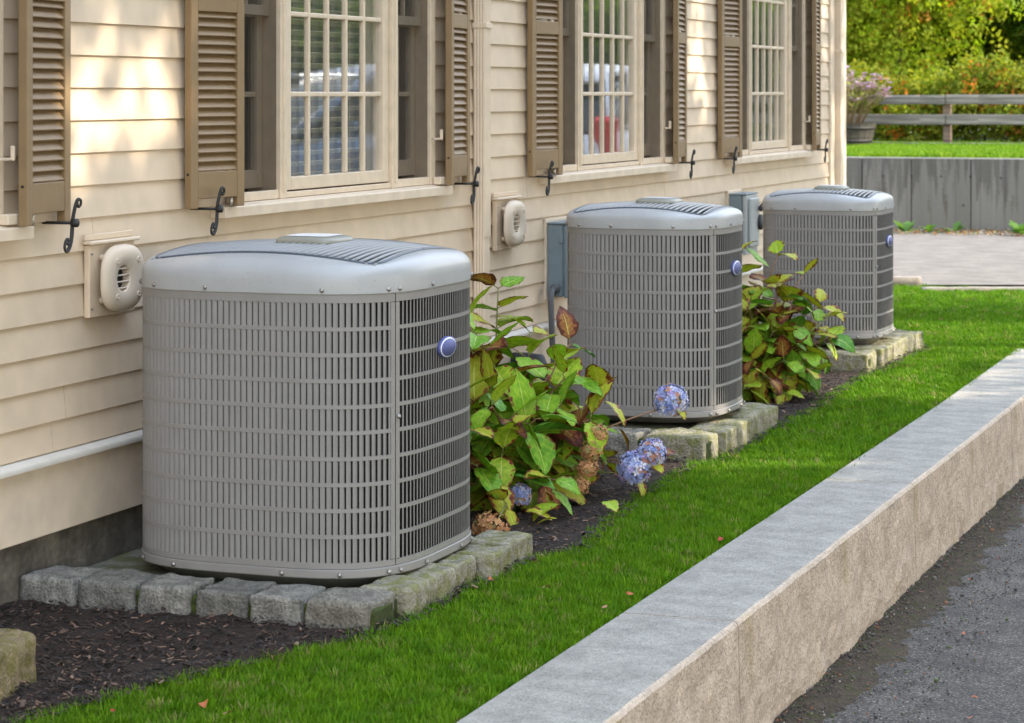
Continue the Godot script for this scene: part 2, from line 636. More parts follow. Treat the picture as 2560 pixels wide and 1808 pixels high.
func make_ground() -> void:
	struct("ground", sheet(-300, 300, -420, 200, -0.62), M.earth)
	# driveway: level beside the granite wall, rising to the pavement at the far end
	var st := begin()
	for q in [[2.0, 14.0, 6.0, -15.2, -0.42, -0.42], [2.0, 14.0, -15.2, -20.72, -0.42, -0.006]]:
		face(st, [Vector3(q[0], q[4], q[2]), Vector3(q[1], q[4], q[2]), Vector3(q[1], q[5], q[3]), Vector3(q[0], q[5], q[3])], Vector3.UP)
	struct("driveway", st, M.asphalt)
	var pv := begin()
	face(pv, [Vector3(-9, 0, -19.2), Vector3(-2.2, 0, -19.17), Vector3(0.27, 0, -20.09), Vector3(2.0, 0, -20.73), Vector3(14, 0, -20.73), Vector3(14, 0, -28.3), Vector3(-9, 0, -28.3)], Vector3.UP)
	struct("pavement", pv, M.pavement)
	struct("lawn", sheet(-0.05, 1.83, 2.0, -20.7, -0.034), M.turf)
	struct("upper_lawn", sheet(-14.0, 30.0, -28.2, -70.0, 0.83), M.turf)
	# garden bed under the wall, a low uneven sheet of bark mulch
	var nz := FastNoiseLite.new()
	nz.seed = 5
	nz.frequency = 2.4
	nz.fractal_octaves = 3
	st = begin(true)
	var rows := []
	var z := 1.0
	while z > -19.9:
		var row := []
		for i in 15:
			var x: float = lerpf(-0.03, lawn_edge(z) + 0.05, i / 14.0)
			row.append(Vector3(x, nz.get_noise_2d(x * 3.0, z * 3.0) * 0.022 - (0.03 if i == 14 else 0.0), z))
		rows.append(row)
		z -= 0.1
	loft(st, rows, false, false, false, true)
	struct("mulch_bed", st, M.soil)
	# loose bark chips
	var chip := begin()
	cbox(chip, Vector3.ZERO, Vector3(1, 0.16, 0.3), 0.05)
	var cm := finish(chip, M.tint)
	var places := []
	var colors := []
	while places.size() < 34000:
		var zz := -5.0 - pow(rng.randf(), 1.6) * 10.4
		var e := lawn_edge(zz)
		var x := rnd(0.0, e + 0.05)
		var s := rnd(0.006, 0.023) * (1.4 if rng.randf() < 0.12 else 1.0)
		var b := Basis.from_euler(Vector3(rnd(-0.5, 0.5), rnd(0, TAU), rnd(-0.5, 0.5))).scaled_local(Vector3(s, s * rnd(0.5, 1.2), s * rnd(0.5, 1.3)))
		places.append(Transform3D(b, Vector3(x, nz.get_noise_2d(x * 3.0, zz * 3.0) * 0.022 + rnd(-0.004, 0.012), zz)))
		var v := rnd(0.005, 0.030) if rng.randf() < 0.86 else rnd(0.04, 0.17)
		colors.append(Color(v * 1.45, v * 0.88, v * 0.58))
	tag(many("mulch_chips", cm, places, colors), "dark brown bark mulch chips covering the garden bed along the house", "mulch")
	# lawn grass
	for k in 2:
		places = []
		colors = []
		var g := grass_tuft(k == 0)
		var count := 21000 if k == 0 else 15000
		while places.size() < count:
			var t := rng.randf()
			var zz := (-4.6 - t * 5.6) if k == 0 else (-10.0 - t * 10.0)
			var e := lawn_edge(zz) - 0.02 + absf(rnd(-0.06, 0.06)) * rng.randf()
			var x := rnd(e, 1.810)
			if rng.randf() > (1.835 - e) / 1.25 or zz < -20.02 - 0.372 * (x - 0.27):
				continue
			var s := rnd(0.75, 1.2)
			places.append(Transform3D(Basis(Vector3.UP, rnd(0, TAU)).scaled(Vector3(s, s * rnd(0.75, 1.3), s)), Vector3(x, -0.036, zz)))
			var patch := nz.get_noise_2d(x * 1.3 + 40.0, zz * 1.3) * 0.5 + 0.5
			var c := Color(0.080, 0.205, 0.006).lerp(Color(0.18, 0.30, 0.012), clampf(rng.randf() * 0.7 + patch * 0.5 - 0.2, 0, 1))
			if rng.randf() < 0.05:
				c = Color(0.30, 0.26, 0.10)
			colors.append(c * rnd(0.65, 1.2))
		tag(many("grass", g, places, colors), "short green mown grass of the lawn, " + ["near half beside the granite wall" , "far half beyond the second unit"][k], "grass")
	places = []
	colors = []
	for i in 9000:
		var p := Vector3(rnd(-5.0, 2.5), 0.82, rnd(-28.4, -36.5))
		places.append(Transform3D(Basis(Vector3.UP, rnd(0, TAU)).scaled(Vector3.ONE * rnd(1.3, 2.2)), p))
		colors.append(Color(0.10, 0.21, 0.008).lerp(Color(0.20, 0.29, 0.015), rng.randf()))
	tag(many("grass", grass_tuft(false), places, colors), "sunlit yellow-green grass on the bank above the concrete wall", "grass")
	# damp silt and moss along the wall's foot, with a ragged edge
	st = begin(true)
	rows = []
	z = -1.8
	while z > -18.0:
		var w := 0.17 + 0.10 * nz.get_noise_2d(z * 0.9, 7.0) + 0.06 * nz.get_noise_2d(z * 5.0, 3.0)
		rows.append([Vector3(2.10, -0.405, z), Vector3(2.19 + w * 0.35, -0.405, z), Vector3(2.19 + w * 0.8, -0.414, z), Vector3(2.19 + w, -0.421, z)])
		z -= 0.05
	loft(st, rows, false, false, false, true)
	struct("silt_strip", st, M.silt)
	# grit washed against the foot of the granite wall
	var peb := begin(true)
	rough_block(peb, Vector3.ZERO, Vector3(1, 0.7, 0.8), 0.34, 0.05, 3, 1)
	var pm := finish(peb, M.tint)
	places = []
	colors = []
	while places.size() < 7500:
		var zz := rnd(-4.8, -16.0)
		var d := pow(rng.randf(), 2.2) * 0.46
		if rng.randf() > 0.62 + 0.9 * nz.get_noise_2d(zz * 1.2, d * 3.0):
			continue
		var s := rnd(0.003, 0.009) if rng.randf() < 0.98 else rnd(0.010, 0.017)
		places.append(Transform3D(Basis.from_euler(Vector3(rnd(0, TAU), rnd(0, TAU), 0)) * s, Vector3(2.20 + d, (-0.403 if d < 0.13 else -0.416) + s * 0.2, zz)))
		var v := rnd(0.03, 0.11) if rng.randf() < 0.92 else rnd(0.15, 0.32)
		var kind := rng.randf()
		var c := Color(v, v * 0.9, v * 0.76)
		if kind < 0.10:
			c = Color(0.06, 0.09, 0.02)
		elif kind < 0.14:
			c = Color(0.25, 0.09, 0.035)
		colors.append(c)
	tag(many("gravel", pm, places, colors), "loose grit, pebbles and litter along the foot of the granite wall", "gravel")


func grass_tuft(fine_: bool) -> ArrayMesh:
	var st := begin(true)
	var n := 15
	for i in n:
		var a := rnd(0, TAU)
		var p := Vector3(rnd(-1, 1), 0, rnd(-1, 1)) * (0.022 if fine_ else 0.034)
		var l := rnd(0.026, 0.050)
		var w := rnd(0.0012, 0.0021) * (1.0 if fine_ else 1.5)
		var d := Vector3(cos(a), 0, sin(a))
		var lean := rnd(0.1, 0.65) * l
		var side := Vector3(-d.z, 0, d.x) * w
		var b := p + d * lean * 0.35 + Vector3.UP * l * 0.6
		var t := p + d * lean + Vector3.UP * l * rnd(0.8, 1.0)
		for q in [[p - side, b - side, b + side], [p - side, b + side, p + side], [b - side, t, b + side]]:
			for v in q:
				st.set_color(Color.WHITE)
				st.add_vertex(v)
	return finish(st, M.grass)


# ------------------------------------------------------------------ granite retaining wall
func make_granite_wall() -> void:
	var w := base("granite_retaining_wall")
	tag(w, "low granite retaining wall of long sawn-top blocks between lawn and driveway", "retaining wall")
	var nz := FastNoiseLite.new()
	nz.frequency = 5.0
	nz.fractal_octaves = 5
	nz.seed = 11
	var cuts := [-1.75, -4.42, -7.10, -9.86, -12.42, -15.3, -18.2]
	for k in cuts.size() - 1:
		var z0: float = cuts[k] - 0.004
		var z1: float = cuts[k + 1] + 0.004
		# plan: left edge, right edge at both ends; the fifth block stands a little out of line
		var l0 := 1.825
		var l1 := 1.825
		var r0 := 2.19
		var r1 := 2.19
		if k == 4:
			z0 -= 0.0
			l1 = 1.79
		var st := begin()
		var nzc := int((z0 - z1) / 0.045)
		var nyc := 11
		var grid := []
		for i in nzc + 1:
			var t: float = float(i) / nzc
			var row := []
			for j in nyc + 1:
				var y := -0.5 + 0.488 * j / nyc
				var z: float = lerpf(z0, z1, t)
				var x: float = lerpf(r0, r1, t)
				var e := minf(1.0, minf(minf(t, 1.0 - t) * nzc / 3.0, 1.0))
				var d := (nz.get_noise_3d(k * 9.0, y * 0.8, z * 0.6) * 0.020 + nz.get_noise_3d(k * 9.0 + 50.0, y * 1.6, z * 2.4) * 0.012) * (0.30 + 0.70 * minf(1.0, (nyc - j) / 5.0))
				row.append(Vector3(x + d * e + 0.012 * (1.0 - float(j) / nyc), y, z))
			var last: Vector3 = row[-1]
			row.append(Vector3(last.x - 0.007, -0.003, last.z))
			row.append(Vector3(last.x - 0.016, 0.0, last.z))
			grid.append(row)
		loft(st, grid, false, false, false, true)
		# ends
		for e in [[grid[0], Vector3.BACK, l0], [grid[-1], Vector3.FORWARD, l1]]:
			var poly: Array = e[0].duplicate()
			var zz: float = poly[0].z
			poly.append(Vector3(e[2], 0.0, zz))
			poly.append(Vector3(e[2], -0.5, zz))
			face(st, poly, e[1])
		face(st, [Vector3(l0, 0, z0), Vector3(l0, -0.5, z0), Vector3(l1, -0.5, z1), Vector3(l1, 0, z1)], Vector3.LEFT)
		var block := obj("granite_block", st, M.split, w)
		# sawn top, a skin of its own colour on the same stone
		var top := begin()
		var a: Array = []
		for i in nzc + 1:
			a.append([Vector3(lerpf(l0, l1, float(i) / nzc), 0.0, lerpf(z0, z1, float(i) / nzc)), grid[i][-1]])
		loft(top, a, false, false, false, false)
		obj("sawn_top", top, M.granite, block)


# ------------------------------------------------------------------ house
const WINDOWS := [5.45, 8.97, 12.51, 15.99]
const COURSE := 0.1071


func make_house() -> void:
	var h := base("house")
	tag(h, "cream clapboard house wall with brown louvred shutters and tall paned windows", "house")
	# solid wall with real openings
	var st := begin()
	var y0 := 0.2
	var sill := 1.17
	var head := 2.86
	var top := 3.7
	span(st, Vector3(-0.16, y0, -18.25), Vector3(-0.002, sill, 1.0), 0)
	span(st, Vector3(-0.16, head, -18.25), Vector3(-0.002, top, 1.0), 0)
	var edges := [-1.0]
	for c in WINDOWS:
		edges.append_array([c - 1.0, c + 1.0])
	edges.append(18.25)
	for i in range(0, edges.size(), 2):
		span(st, Vector3(-0.16, sill, -edges[i + 1]), Vector3(-0.002, head, -edges[i]), 0)
	# the other three walls, ceiling and floor close the rooms
	span(st, Vector3(-6.0, y0, -18.25), Vector3(-5.84, top, 1.0), 0)
	span(st, Vector3(-5.84, y0, 0.84), Vector3(-0.16, top, 1.0), 0)
	span(st, Vector3(-5.84, y0, -18.25), Vector3(-0.16, top, -18.09), 0)
	obj("wall", st, M.siding, h)
	box_obj("room_lining", Vector3(-5.83, 0.3, -18.08), Vector3(-5.80, 3.3, 0.83), M.inside, h, 0)
	box_obj("floor", Vector3(-5.84, 0.2, -18.09), Vector3(-0.16, 0.3, 0.84), M.inside, h, 0)
	box_obj("ceiling", Vector3(-5.84, 3.3, -18.09), Vector3(-0.16, 3.4, 0.84), M.inside, h, 0)
	for c in [3.7, 7.2, 10.75, 14.25]:
		box_obj("partition", Vector3(-5.80, 0.3, -c - 0.05), Vector3(-0.165, 3.3, -c + 0.05), M.inside, h, 0)
	st = begin()
	for q in [[Vector3(0.28, 3.62, 0), Vector3(-3.0, 5.5, 0)], [Vector3(-6.28, 3.62, 0), Vector3(-3.0, 5.5, 0)]]:
		var a: Vector3 = q[0]
		var b: Vector3 = q[1]
		var up := Vector3(0, 0.12, 0)
		var z0 := Vector3(0, 0, 1.3)
		var z1 := Vector3(0, 0, -18.55)
		var ctr := (a + b) / 2.0
		face(st, [a + up + z0, b + up + z0, b + up + z1, a + up + z1], Vector3.UP)
		face(st, [a + z0, b + z0, b + z1, a + z1], Vector3.DOWN)
		face(st, [a + z0, a + up + z0, a + up + z1, a + z1], a - ctr)
		face(st, [a + z0, b + z0, b + up + z0, a + up + z0], Vector3.BACK)
		face(st, [a + z1, b + z1, b + up + z1, a + up + z1], Vector3.FORWARD)
	obj("roof", st, M.roof, h)
	for z in [1.0, -18.25]:
		st = begin()
		face(st, [Vector3(0, 3.7, z), Vector3(-6, 3.7, z), Vector3(-3, 5.5, z)], Vector3(0, 0, z))
		obj("gable", st, M.siding, h)
	box_obj("foundation", Vector3(-0.2, -0.6, -18.25), Vector3(-0.012, 0.195, 1.0), M.foundation, h, 0)
	# water table: a flat board under a sloping cap
	st = begin()
	span(st, Vector3(-0.004, 0.19, -9.2), Vector3(0.022, 0.425, 1.0), 0.002)
	span(st, Vector3(-0.004, 0.19, -18.25), Vector3(0.022, 0.425, -9.204), 0.002)
	obj("water_table", st, M.trim, h)
	st = begin()
	var prof := [Vector3(0, 0.449, 0), Vector3(0.050, 0.434, 0), Vector3(0.052, 0.428, 0), Vector3(0.052, 0.418, 0), Vector3(0.023, 0.418, 0), Vector3(0, 0.42, 0)]
	for e in [[1.0, -9.2], [-9.203, -18.25]]:
		var r0 := []
		var r1 := []
		for p in prof:
			r0.append(p + Vector3(0, 0, e[0]))
			r1.append(p + Vector3(0, 0, e[1]))
		loft(st, [r0, r1], true, true, true, true)
	obj("drip_cap", st, M.drip, h)
	# clapboards, one by one
	var shapes := {}
	for k in 30:
		var b := 1.6164 + (k - 11) * COURSE
		if k == 0:
			b = 0.449
		var t := 1.6164 + (k - 10) * COURSE
		if b > 3.55:
			break
		var runs := [[-1.0, 17.78]]
		if b > 1.15 and b < 2.86:
			runs = []
			for i in range(0, edges.size(), 2):
				runs.append([edges[i] + (0.0 if i == 0 else 0.003), edges[i + 1] - 0.003])
			runs[-1][1] = 17.78
		for run in runs:
			var joints := []
			if run[1] - run[0] > 4.0:
				var fixed := {6: [7.02, 11.2, 14.0], 5: [4.1, 7.84, 10.9, 13.55], 4: [9.2, 12.9, 16.6], 7: [5.3, 8.6, 12.1, 15.6]}
				if fixed.has(k):
					for s in fixed[k]:
						if s > run[0] + 0.5 and s < run[1] - 0.5:
							joints.append(s)
				else:
					var s: float = run[0] + rnd(1.5, 4.0)
					while s < run[1] - 1.0:
						joints.append(s)
						s += rnd(3.2, 4.4)
			var a: float = run[0]
			for j in joints + [run[1]]:
				var lap := 0.006
				var prof2 := [Vector3(0.002, t + lap, 0), Vector3(0.005, t + lap, 0), Vector3(0.0165, b + 0.0015, 0), Vector3(0.0155, b, 0), Vector3(0.002, b, 0)]
				var r0 := []
				var r1 := []
				for p in prof2:
					r0.append(p + Vector3(0, 0, -a - 0.0012))
					r1.append(p + Vector3(0, 0, -j + 0.0012))
				st = begin()
				loft(st, [r0, r1], true, true, true, true)
				obj("clapboard", st, M.siding, h)
				a = j
	# corner boards at the far end
	box_obj("corner_board", Vector3(0.0, 0.45, -17.90), Vector3(0.030, 3.6, -17.785), M.trim, h)
	box_obj("corner_board", Vector3(-0.02, 0.45, -18.28), Vector3(0.036, 3.6, -18.10), M.trim, h)
	box_obj("corner_board", Vector3(-0.002, 0.45, -18.098), Vector3(0.020, 3.6, -17.902), M.trim, h)
	for i in WINDOWS.size():
		make_window(h, WINDOWS[i])
		if i > 0:
			make_shutter(h, WINDOWS[i], -1)
		make_shutter(h, WINDOWS[i], 1)


func make_window(h: Node3D, c: float) -> void:
	var w := base("window", Vector3(0, 0, -c), h)
	var Y0 := 1.19
	var Y1 := 2.84
	# local x = out of the wall, local -z = along the wall
	var bx := func(called: String, x0: float, x1: float, y0: float, y1: float, s0: float, s1: float, m: Material, b := 0.002) -> void:
		box_obj(called, Vector3(x0, y0, -s1), Vector3(x1, y1, -s0), m, w, b)
	# sill with a sloping top
	var st := begin()
	var prof := [Vector3(-0.10, 1.192, 0), Vector3(0.030, 1.192, 0), Vector3(0.066, 1.184, 0), Vector3(0.068, 1.180, 0), Vector3(0.068, 1.146, 0), Vector3(0.020, 1.144, 0), Vector3(-0.10, 1.150, 0)]
	var r0 := []
	var r1 := []
	for p in prof:
		r0.append(p + Vector3(0, 0, 1.11))
		r1.append(p + Vector3(0, 0, -1.11))
	loft(st, [r0, r1], true, true, true, true)
	obj("sill", st, M.trim, w)
	# outer frame
	bx.call("frame", -0.11, 0.028, 1.193, Y1, -1.0, -0.948, M.sash)
	bx.call("frame", -0.11, 0.028, 1.193, Y1, 0.948, 1.0, M.sash)
	bx.call("head", -0.11, 0.030, Y1, 2.90, -1.0, 1.0, M.sash)
	for s in [-1.0, 1.0]:
		var a: float = minf(s * 0.575, s * 0.515)
		var b: float = maxf(s * 0.575, s * 0.515)
		bx.call("mullion", -0.11, 0.030, 1.193, Y1, a, b, M.sash)
		# beads that make the mullion's mouldings
		bx.call("bead", 0.028, 0.036, 1.215, Y1, s * 0.545 - 0.008, s * 0.545 + 0.008, M.sash)
	# bottom rails of the three bays
	for e in [[-0.946, -0.577], [0.577, 0.946]]:
		bx.call("bottom_rail", -0.02, 0.024, 1.194, 1.228, e[0], e[1], M.sash)
	bx.call("bottom_rail", -0.03, 0.022, 1.194, 1.216, -0.513, 0.513, M.sash)
	# middle sash: 5 by 5 panes
	var g := 0.4475
	bx.call("sash_stile", -0.035, 0.014, 1.222, Y1, -0.512, -g, M.sash)
	bx.call("sash_stile", -0.035, 0.014, 1.222, Y1, g, 0.512, M.sash)
	bx.call("sash_rail", -0.035, 0.0145, 1.222, 1.272, -g, g, M.sash)
	var rows := [1.272]
	for k in 4:
		rows.append(1.594 + k * 0.3135)
	rows.append(Y1 - 0.03)
	for k in range(1, 5):
		bx.call("muntin", -0.014, 0.008, rows[k] - 0.010, rows[k] + 0.010, -g, g, M.sash, 0.004)
	for k in range(1, 5):
		var s := -g + k * 2 * g / 5.0
		bx.call("muntin", -0.013, 0.010, 1.272, Y1, s - 0.0085, s + 0.0085, M.sash, 0.004)
	var pane := {}
	for r in 5:
		for k in 5:
			var ss := -g + k * 2 * g / 5.0
			st = begin()
			face(st, [Vector3(-0.003, rows[r], -ss), Vector3(-0.003, rows[r + 1], -ss), Vector3(-0.003, rows[r + 1], -ss - 2 * g / 5.0), Vector3(-0.003, rows[r], -ss - 2 * g / 5.0)], Vector3.RIGHT)
			obj("pane", st, M.glass, w)
	st = begin()
	face(st, [Vector3(-0.026, 1.272, g), Vector3(-0.026, Y1, g), Vector3(-0.026, Y1, -g), Vector3(-0.026, 1.272, -g)], Vector3.RIGHT)
	obj("inner_pane", st, M.glass, w)
	# side lights: insect screen outside, a double-hung pair of sashes set back behind it
	for s in [-1.0, 1.0]:
		var a: float = minf(s * 0.577, s * 0.946)
		var b: float = maxf(s * 0.577, s * 0.946)
		st = begin()
		face(st, [Vector3(0.013, 1.228, -a), Vector3(0.013, Y1, -a), Vector3(0.013, Y1, -b), Vector3(0.013, 1.228, -b)], Vector3.RIGHT)
		obj("insect_screen", st, M.screen, w)
		for q in [[-0.016, 1.895, Y1, 1], [-0.046, 1.235, 1.93, 0]]:
			var x: float = q[0]
			bx.call("sash_stile", x - 0.03, x, q[1], q[2], a, a + 0.045, M.sash)
			bx.call("sash_stile", x - 0.03, x, q[1], q[2], b - 0.045, b, M.sash)
			bx.call("sash_rail", x - 0.03, x - 0.001, q[1], q[1] + (0.04 if q[3] else 0.07), a + 0.045, b - 0.045, M.sash)
			bx.call("sash_rail", x - 0.03, x - 0.001, q[2] - 0.04, q[2], a + 0.045, b - 0.045, M.sash)
			bx.call("muntin", x - 0.022, x - 0.004, q[1] + 0.04, q[2] - 0.04, (a + b) / 2 - 0.01, (a + b) / 2 + 0.01, M.sash)
			var my := 2.22 if q[3] else 1.594
			bx.call("muntin", x - 0.022, x - 0.005, my - 0.01, my + 0.01, a + 0.045, b - 0.045, M.sash)
			for e in [[a + 0.045, (a + b) / 2], [(a + b) / 2, b - 0.045]]:
				for f in [[q[1] + 0.04, my], [my, q[2] - 0.04]]:
					st = begin()
					face(st, [Vector3(x - 0.013, f[0], -e[0]), Vector3(x - 0.013, f[1], -e[0]), Vector3(x - 0.013, f[1], -e[1]), Vector3(x - 0.013, f[0], -e[1])], Vector3.RIGHT)
					obj("pane", st, M.glass, w)


var louver_mesh: ArrayMesh
var shutter_meshes := {}


func make_shutter(h: Node3D, c: float, side: int) -> void:
	var W := 0.335
	var th := deg_to_rad(7.3)
	var hinge_s := c + side * 1.018
	var free_x := 0.10 - W * sin(th)
	var o: Node3D
	var bs: Basis
	if side < 0:
		bs = Basis(Vector3(sin(th), 0, -cos(th)), Vector3.UP, Vector3(cos(th), 0, sin(th)))
		o = base("shutter", Vector3(free_x, 0, -(hinge_s - W * cos(th))), h)
	else:
		bs = Basis(Vector3(-sin(th), 0, -cos(th)), Vector3.UP, Vector3(cos(th), 0, -sin(th)))
		o = base("shutter", Vector3(0.10, 0, -hinge_s), h)
	o.basis = bs
	var y0 := 1.188
	var y1 := 2.86
	if louver_mesh == null:
		var st := begin()
		# a slat sloping down and outward, rounded along its lower edge
		var lo := 0.046
		var hi := W - 0.046
		var prof := [Vector3(0, 0.021, -0.027), Vector3(0, 0.017, -0.028), Vector3(0, -0.016, -0.004), Vector3(0, -0.0165, -0.001), Vector3(0, -0.013, 0.0)]
		var r0 := []
		var r1 := []
		for p in prof:
			r0.append(p + Vector3(lo, 0, 0))
			r1.append(p + Vector3(hi, 0, 0))
		loft(st, [r0, r1], true, true, true, true)
		louver_mesh = finish(st, M.shutter)
		for e in [["stile", Vector3(0, y0, -0.03), Vector3(0.044, y1, 0)], ["bottom", Vector3(0.0445, 1.222, -0.029), Vector3(W - 0.0445, 1.318, -0.002)], ["mid", Vector3(0.0445, 1.890, -0.029), Vector3(W - 0.0445, 1.956, -0.001)], ["top", Vector3(0.0445, 2.79, -0.029), Vector3(W - 0.0445, y1, -0.001)]]:
			st = begin()
			span(st, e[1], e[2], 0.0025)
			shutter_meshes[e[0]] = finish(st, M.shutter)
	put("stile", shutter_meshes["stile"], o)
	put("stile", shutter_meshes["stile"], o, Transform3D(Basis(), Vector3(W - 0.044, 0, 0)))
	for k in ["bottom", "mid", "top"]:
		put("rail", shutter_meshes[k], o)
	var y := 1.337
	while y < 2.78:
		if y < 1.885 or y > 1.972:
			put("louver", louver_mesh, o, Transform3D(Basis.from_euler(Vector3(rnd(-0.02, 0.02), 0, 0)), Vector3(0, y, -0.003)))
		y += 0.0322
	# screw plug on the outer edge of the stile
	var st2 := begin(true)
	var ex := -0.001 if side < 0 else W + 0.001
	cyl(st2, Vector3(0.002, 1.31, -0.015), Vector3(-0.0015, 1.31, -0.015), 0.005, 10)
	obj("screw_plug", st2, M.iron, o)
	# pintle at the sill and hook bracket half way up
	var fit := base("shutter_hinge", Vector3(0, 0, 0), h)
	var hz := -hinge_s
	box_obj("hinge_block", Vector3(0.03, 1.193, hz + side * 0.02 - 0.03), Vector3(0.065, 1.226, hz + side * 0.02 + 0.03), M.trim, fit)
	var st3 := begin(true)
	cyl(st3, Vector3(0.078, 1.186, hz - side * 0.065), Vector3(0.078, 1.224, hz - side * 0.065), 0.007, 10)
	obj("pintle", st3, M.steel, fit)
	st3 = begin()
	cbox(st3, Vector3(0.045, 1.395, hz + side * 0.035), Vector3(0.012, 0.010, 0.075), 0.002)
	cbox(st3, Vector3(0.052, 1.413, hz + side * 0.004), Vector3(0.014, 0.046, 0.010), 0.002)
	obj("hinge_bracket", st3, M.trim, fit)
	make_shutter_dog(h, c + side * (1.25 if side < 0 else 1.275))


func make_shutter_dog(h: Node3D, s: float) -> void:
	var o := base("shutter_dog", Vector3(0.112, 1.186, -s), h)
	var px := [[42, 205], [58, 190], [76, 196], [80, 215], [70, 232], [56, 262], [88, 275], [112, 255], [118, 225], [108, 195], [82, 182], [52, 192], [28, 235], [14, 300], [4, 380], [-2, 460], [-14, 545], [-38, 630], [-72, 705], [-110, 760], [-148, 785], [-176, 768], [-180, 730], [-168, 690], [-138, 650], [-108, 648], [-98, 672], [-110, 694], [-132, 700]]
	px = px.slice(6)
	var pts := []
	for p in px:
		pts.append(Vector3(0.004 * sin(p[1] * 0.01), (460 - p[1]) * 0.185 * 1.455e-3, -p[0] * 0.000335))
	pts.push_front(pts[0] + Vector3(0, 0.005, 0.010))
	pts.push_front(pts[0] + Vector3(0, 0.010, 0.002))
	# smooth the run
	var cv := Curve3D.new()
	for i in pts.size():
		var d: Vector3 = (pts[mini(i + 1, pts.size() - 1)] - pts[maxi(i - 1, 0)]) / 6.0
		cv.add_point(pts[i], -d, d)
	cv.bake_interval = 0.006
	var run := Array(cv.get_baked_points())
	var radii := []
	for i in run.size():
		radii.append(lerpf(0.0070, 0.0054, absf(i / float(run.size()) - 0.5) * 2.0))
	var st := begin(true)
	tube(st, run, radii, 8, 0.75)
	obj("scroll", st, M.iron, o)
	st = begin(true)
	cyl(st, Vector3(0.012, 0, 0), Vector3(-0.11, 0.0, 0.012), 0.005, 8)
	cyl(st, Vector3(0.014, 0, 0), Vector3(-0.006, 0, 0), 0.0135, 10)
	obj("pivot", st, M.iron, o)


# ------------------------------------------------------------------ things fixed to the wall
func vent_hood(at: Vector3, label: String) -> void:
	var v := base("wall_vent", at)
	tag(v, label, "vent", "flue vents on the wall")
	var plate := box_obj("mounting_plate", Vector3(0.004, -0.125, -0.150), Vector3(0.026, 0.115, 0.150), M.siding, v)
	for q in [[0.085, -0.14], [-0.095, -0.14], [0.085, 0.14], [-0.095, 0.14]]:
		var sn := begin(true)
		cyl(sn, Vector3(0.029, q[0], -q[1]), Vector3(0.0325, q[0], -q[1]), 0.004, 8)
		obj("nail", sn, M.bolt, plate)
	box_obj("flashing", Vector3(0.004, 0.116, -0.165), Vector3(0.040, 0.128, 0.160), M.trim, v)
	box_obj("filler_strip", Vector3(0.010, 0.129, -0.15), Vector3(0.019, 0.150, 0.165), M.siding, v)
	var st := begin(true)
	cyl(st, Vector3(0.03, 0.0, 0.0), Vector3(0.055, 0.0, 0.0), 0.074, 24)
	obj("flue_pipe", st, M.dark, v)
	for q in [[0.07, 0.085], [-0.07, 0.085], [0.07, -0.085], [-0.07, -0.085]]:
		st = begin(true)
		cyl(st, Vector3(0.03, q[0], q[1]), Vector3(0.058, q[0], q[1]), 0.011, 10)
		obj("spacer", st, M.vent, v)
	# the cover: a cushion with a barred round mouth
	st = begin(true)
	var rings := []
	var N := 48
	var oz := 0.028   # the mouth lies a little to the near side
	for r in [[0.056, 0.95, 2.8], [0.054, 1.0, 2.8], [0.060, 1.005, 2.8], [0.070, 0.985, 2.8], [0.078, 0.93, 2.8], [0.083, 0.84, 2.8], [0.085, 0.72, 2.8]]:
		var ring := []
		for i in N:
			var p := superellipse(TAU * i / N, 0.130 * r[1], 0.110 * r[1], r[2])
			ring.append(Vector3(r[0], p.z, p.x))
		rings.append(ring)
	for r in [[0.086, 0.046], [0.0835, 0.043], [0.050, 0.043]]:
		var ring := []
		for i in N:
			ring.append(Vector3(r[0], sin(TAU * i / N) * r[1], cos(TAU * i / N) * r[1] + oz))
		rings.append(ring)
	loft(st, rings, true, true, false, true)
	obj("cover", st, M.vent, v)
	st = begin(true)
	var disc := []
	for i in N:
		disc.append(Vector3(0.057, sin(TAU * i / N) * 0.0425, cos(TAU * i / N) * 0.0425 + oz))
	loft(st, [disc, disc], true, true)
	obj("mouth_mesh", st, M.dark, v)
	for k in 4:
		var y := -0.032 + k * 0.0213
		var half := sqrt(0.044 * 0.044 - y * y)
		box_obj("bar", Vector3(0.074, y - 0.0022, oz - half), Vector3(0.083, y + 0.0022, oz + half), M.vent, v, 0.001)
	for q in [[0.058, 0.070], [-0.058, 0.070], [0.058, -0.070], [-0.058, -0.070]]:
		st = begin(true)
		var rr := []
		for e in [[0.080, 0.0095], [0.089, 0.009], [0.089, 0.0055], [0.084, 0.005], [0.084, 0.0005]]:
			var ring := []
			for i in 12:
				ring.append(Vector3(e[0], q[0] + sin(TAU * i / 12) * e[1], q[1] + cos(TAU * i / 12) * e[1]))
			rr.append(ring)
		loft(st, rr, true, false, true)
		obj("screw_boss", st, M.vent, v)


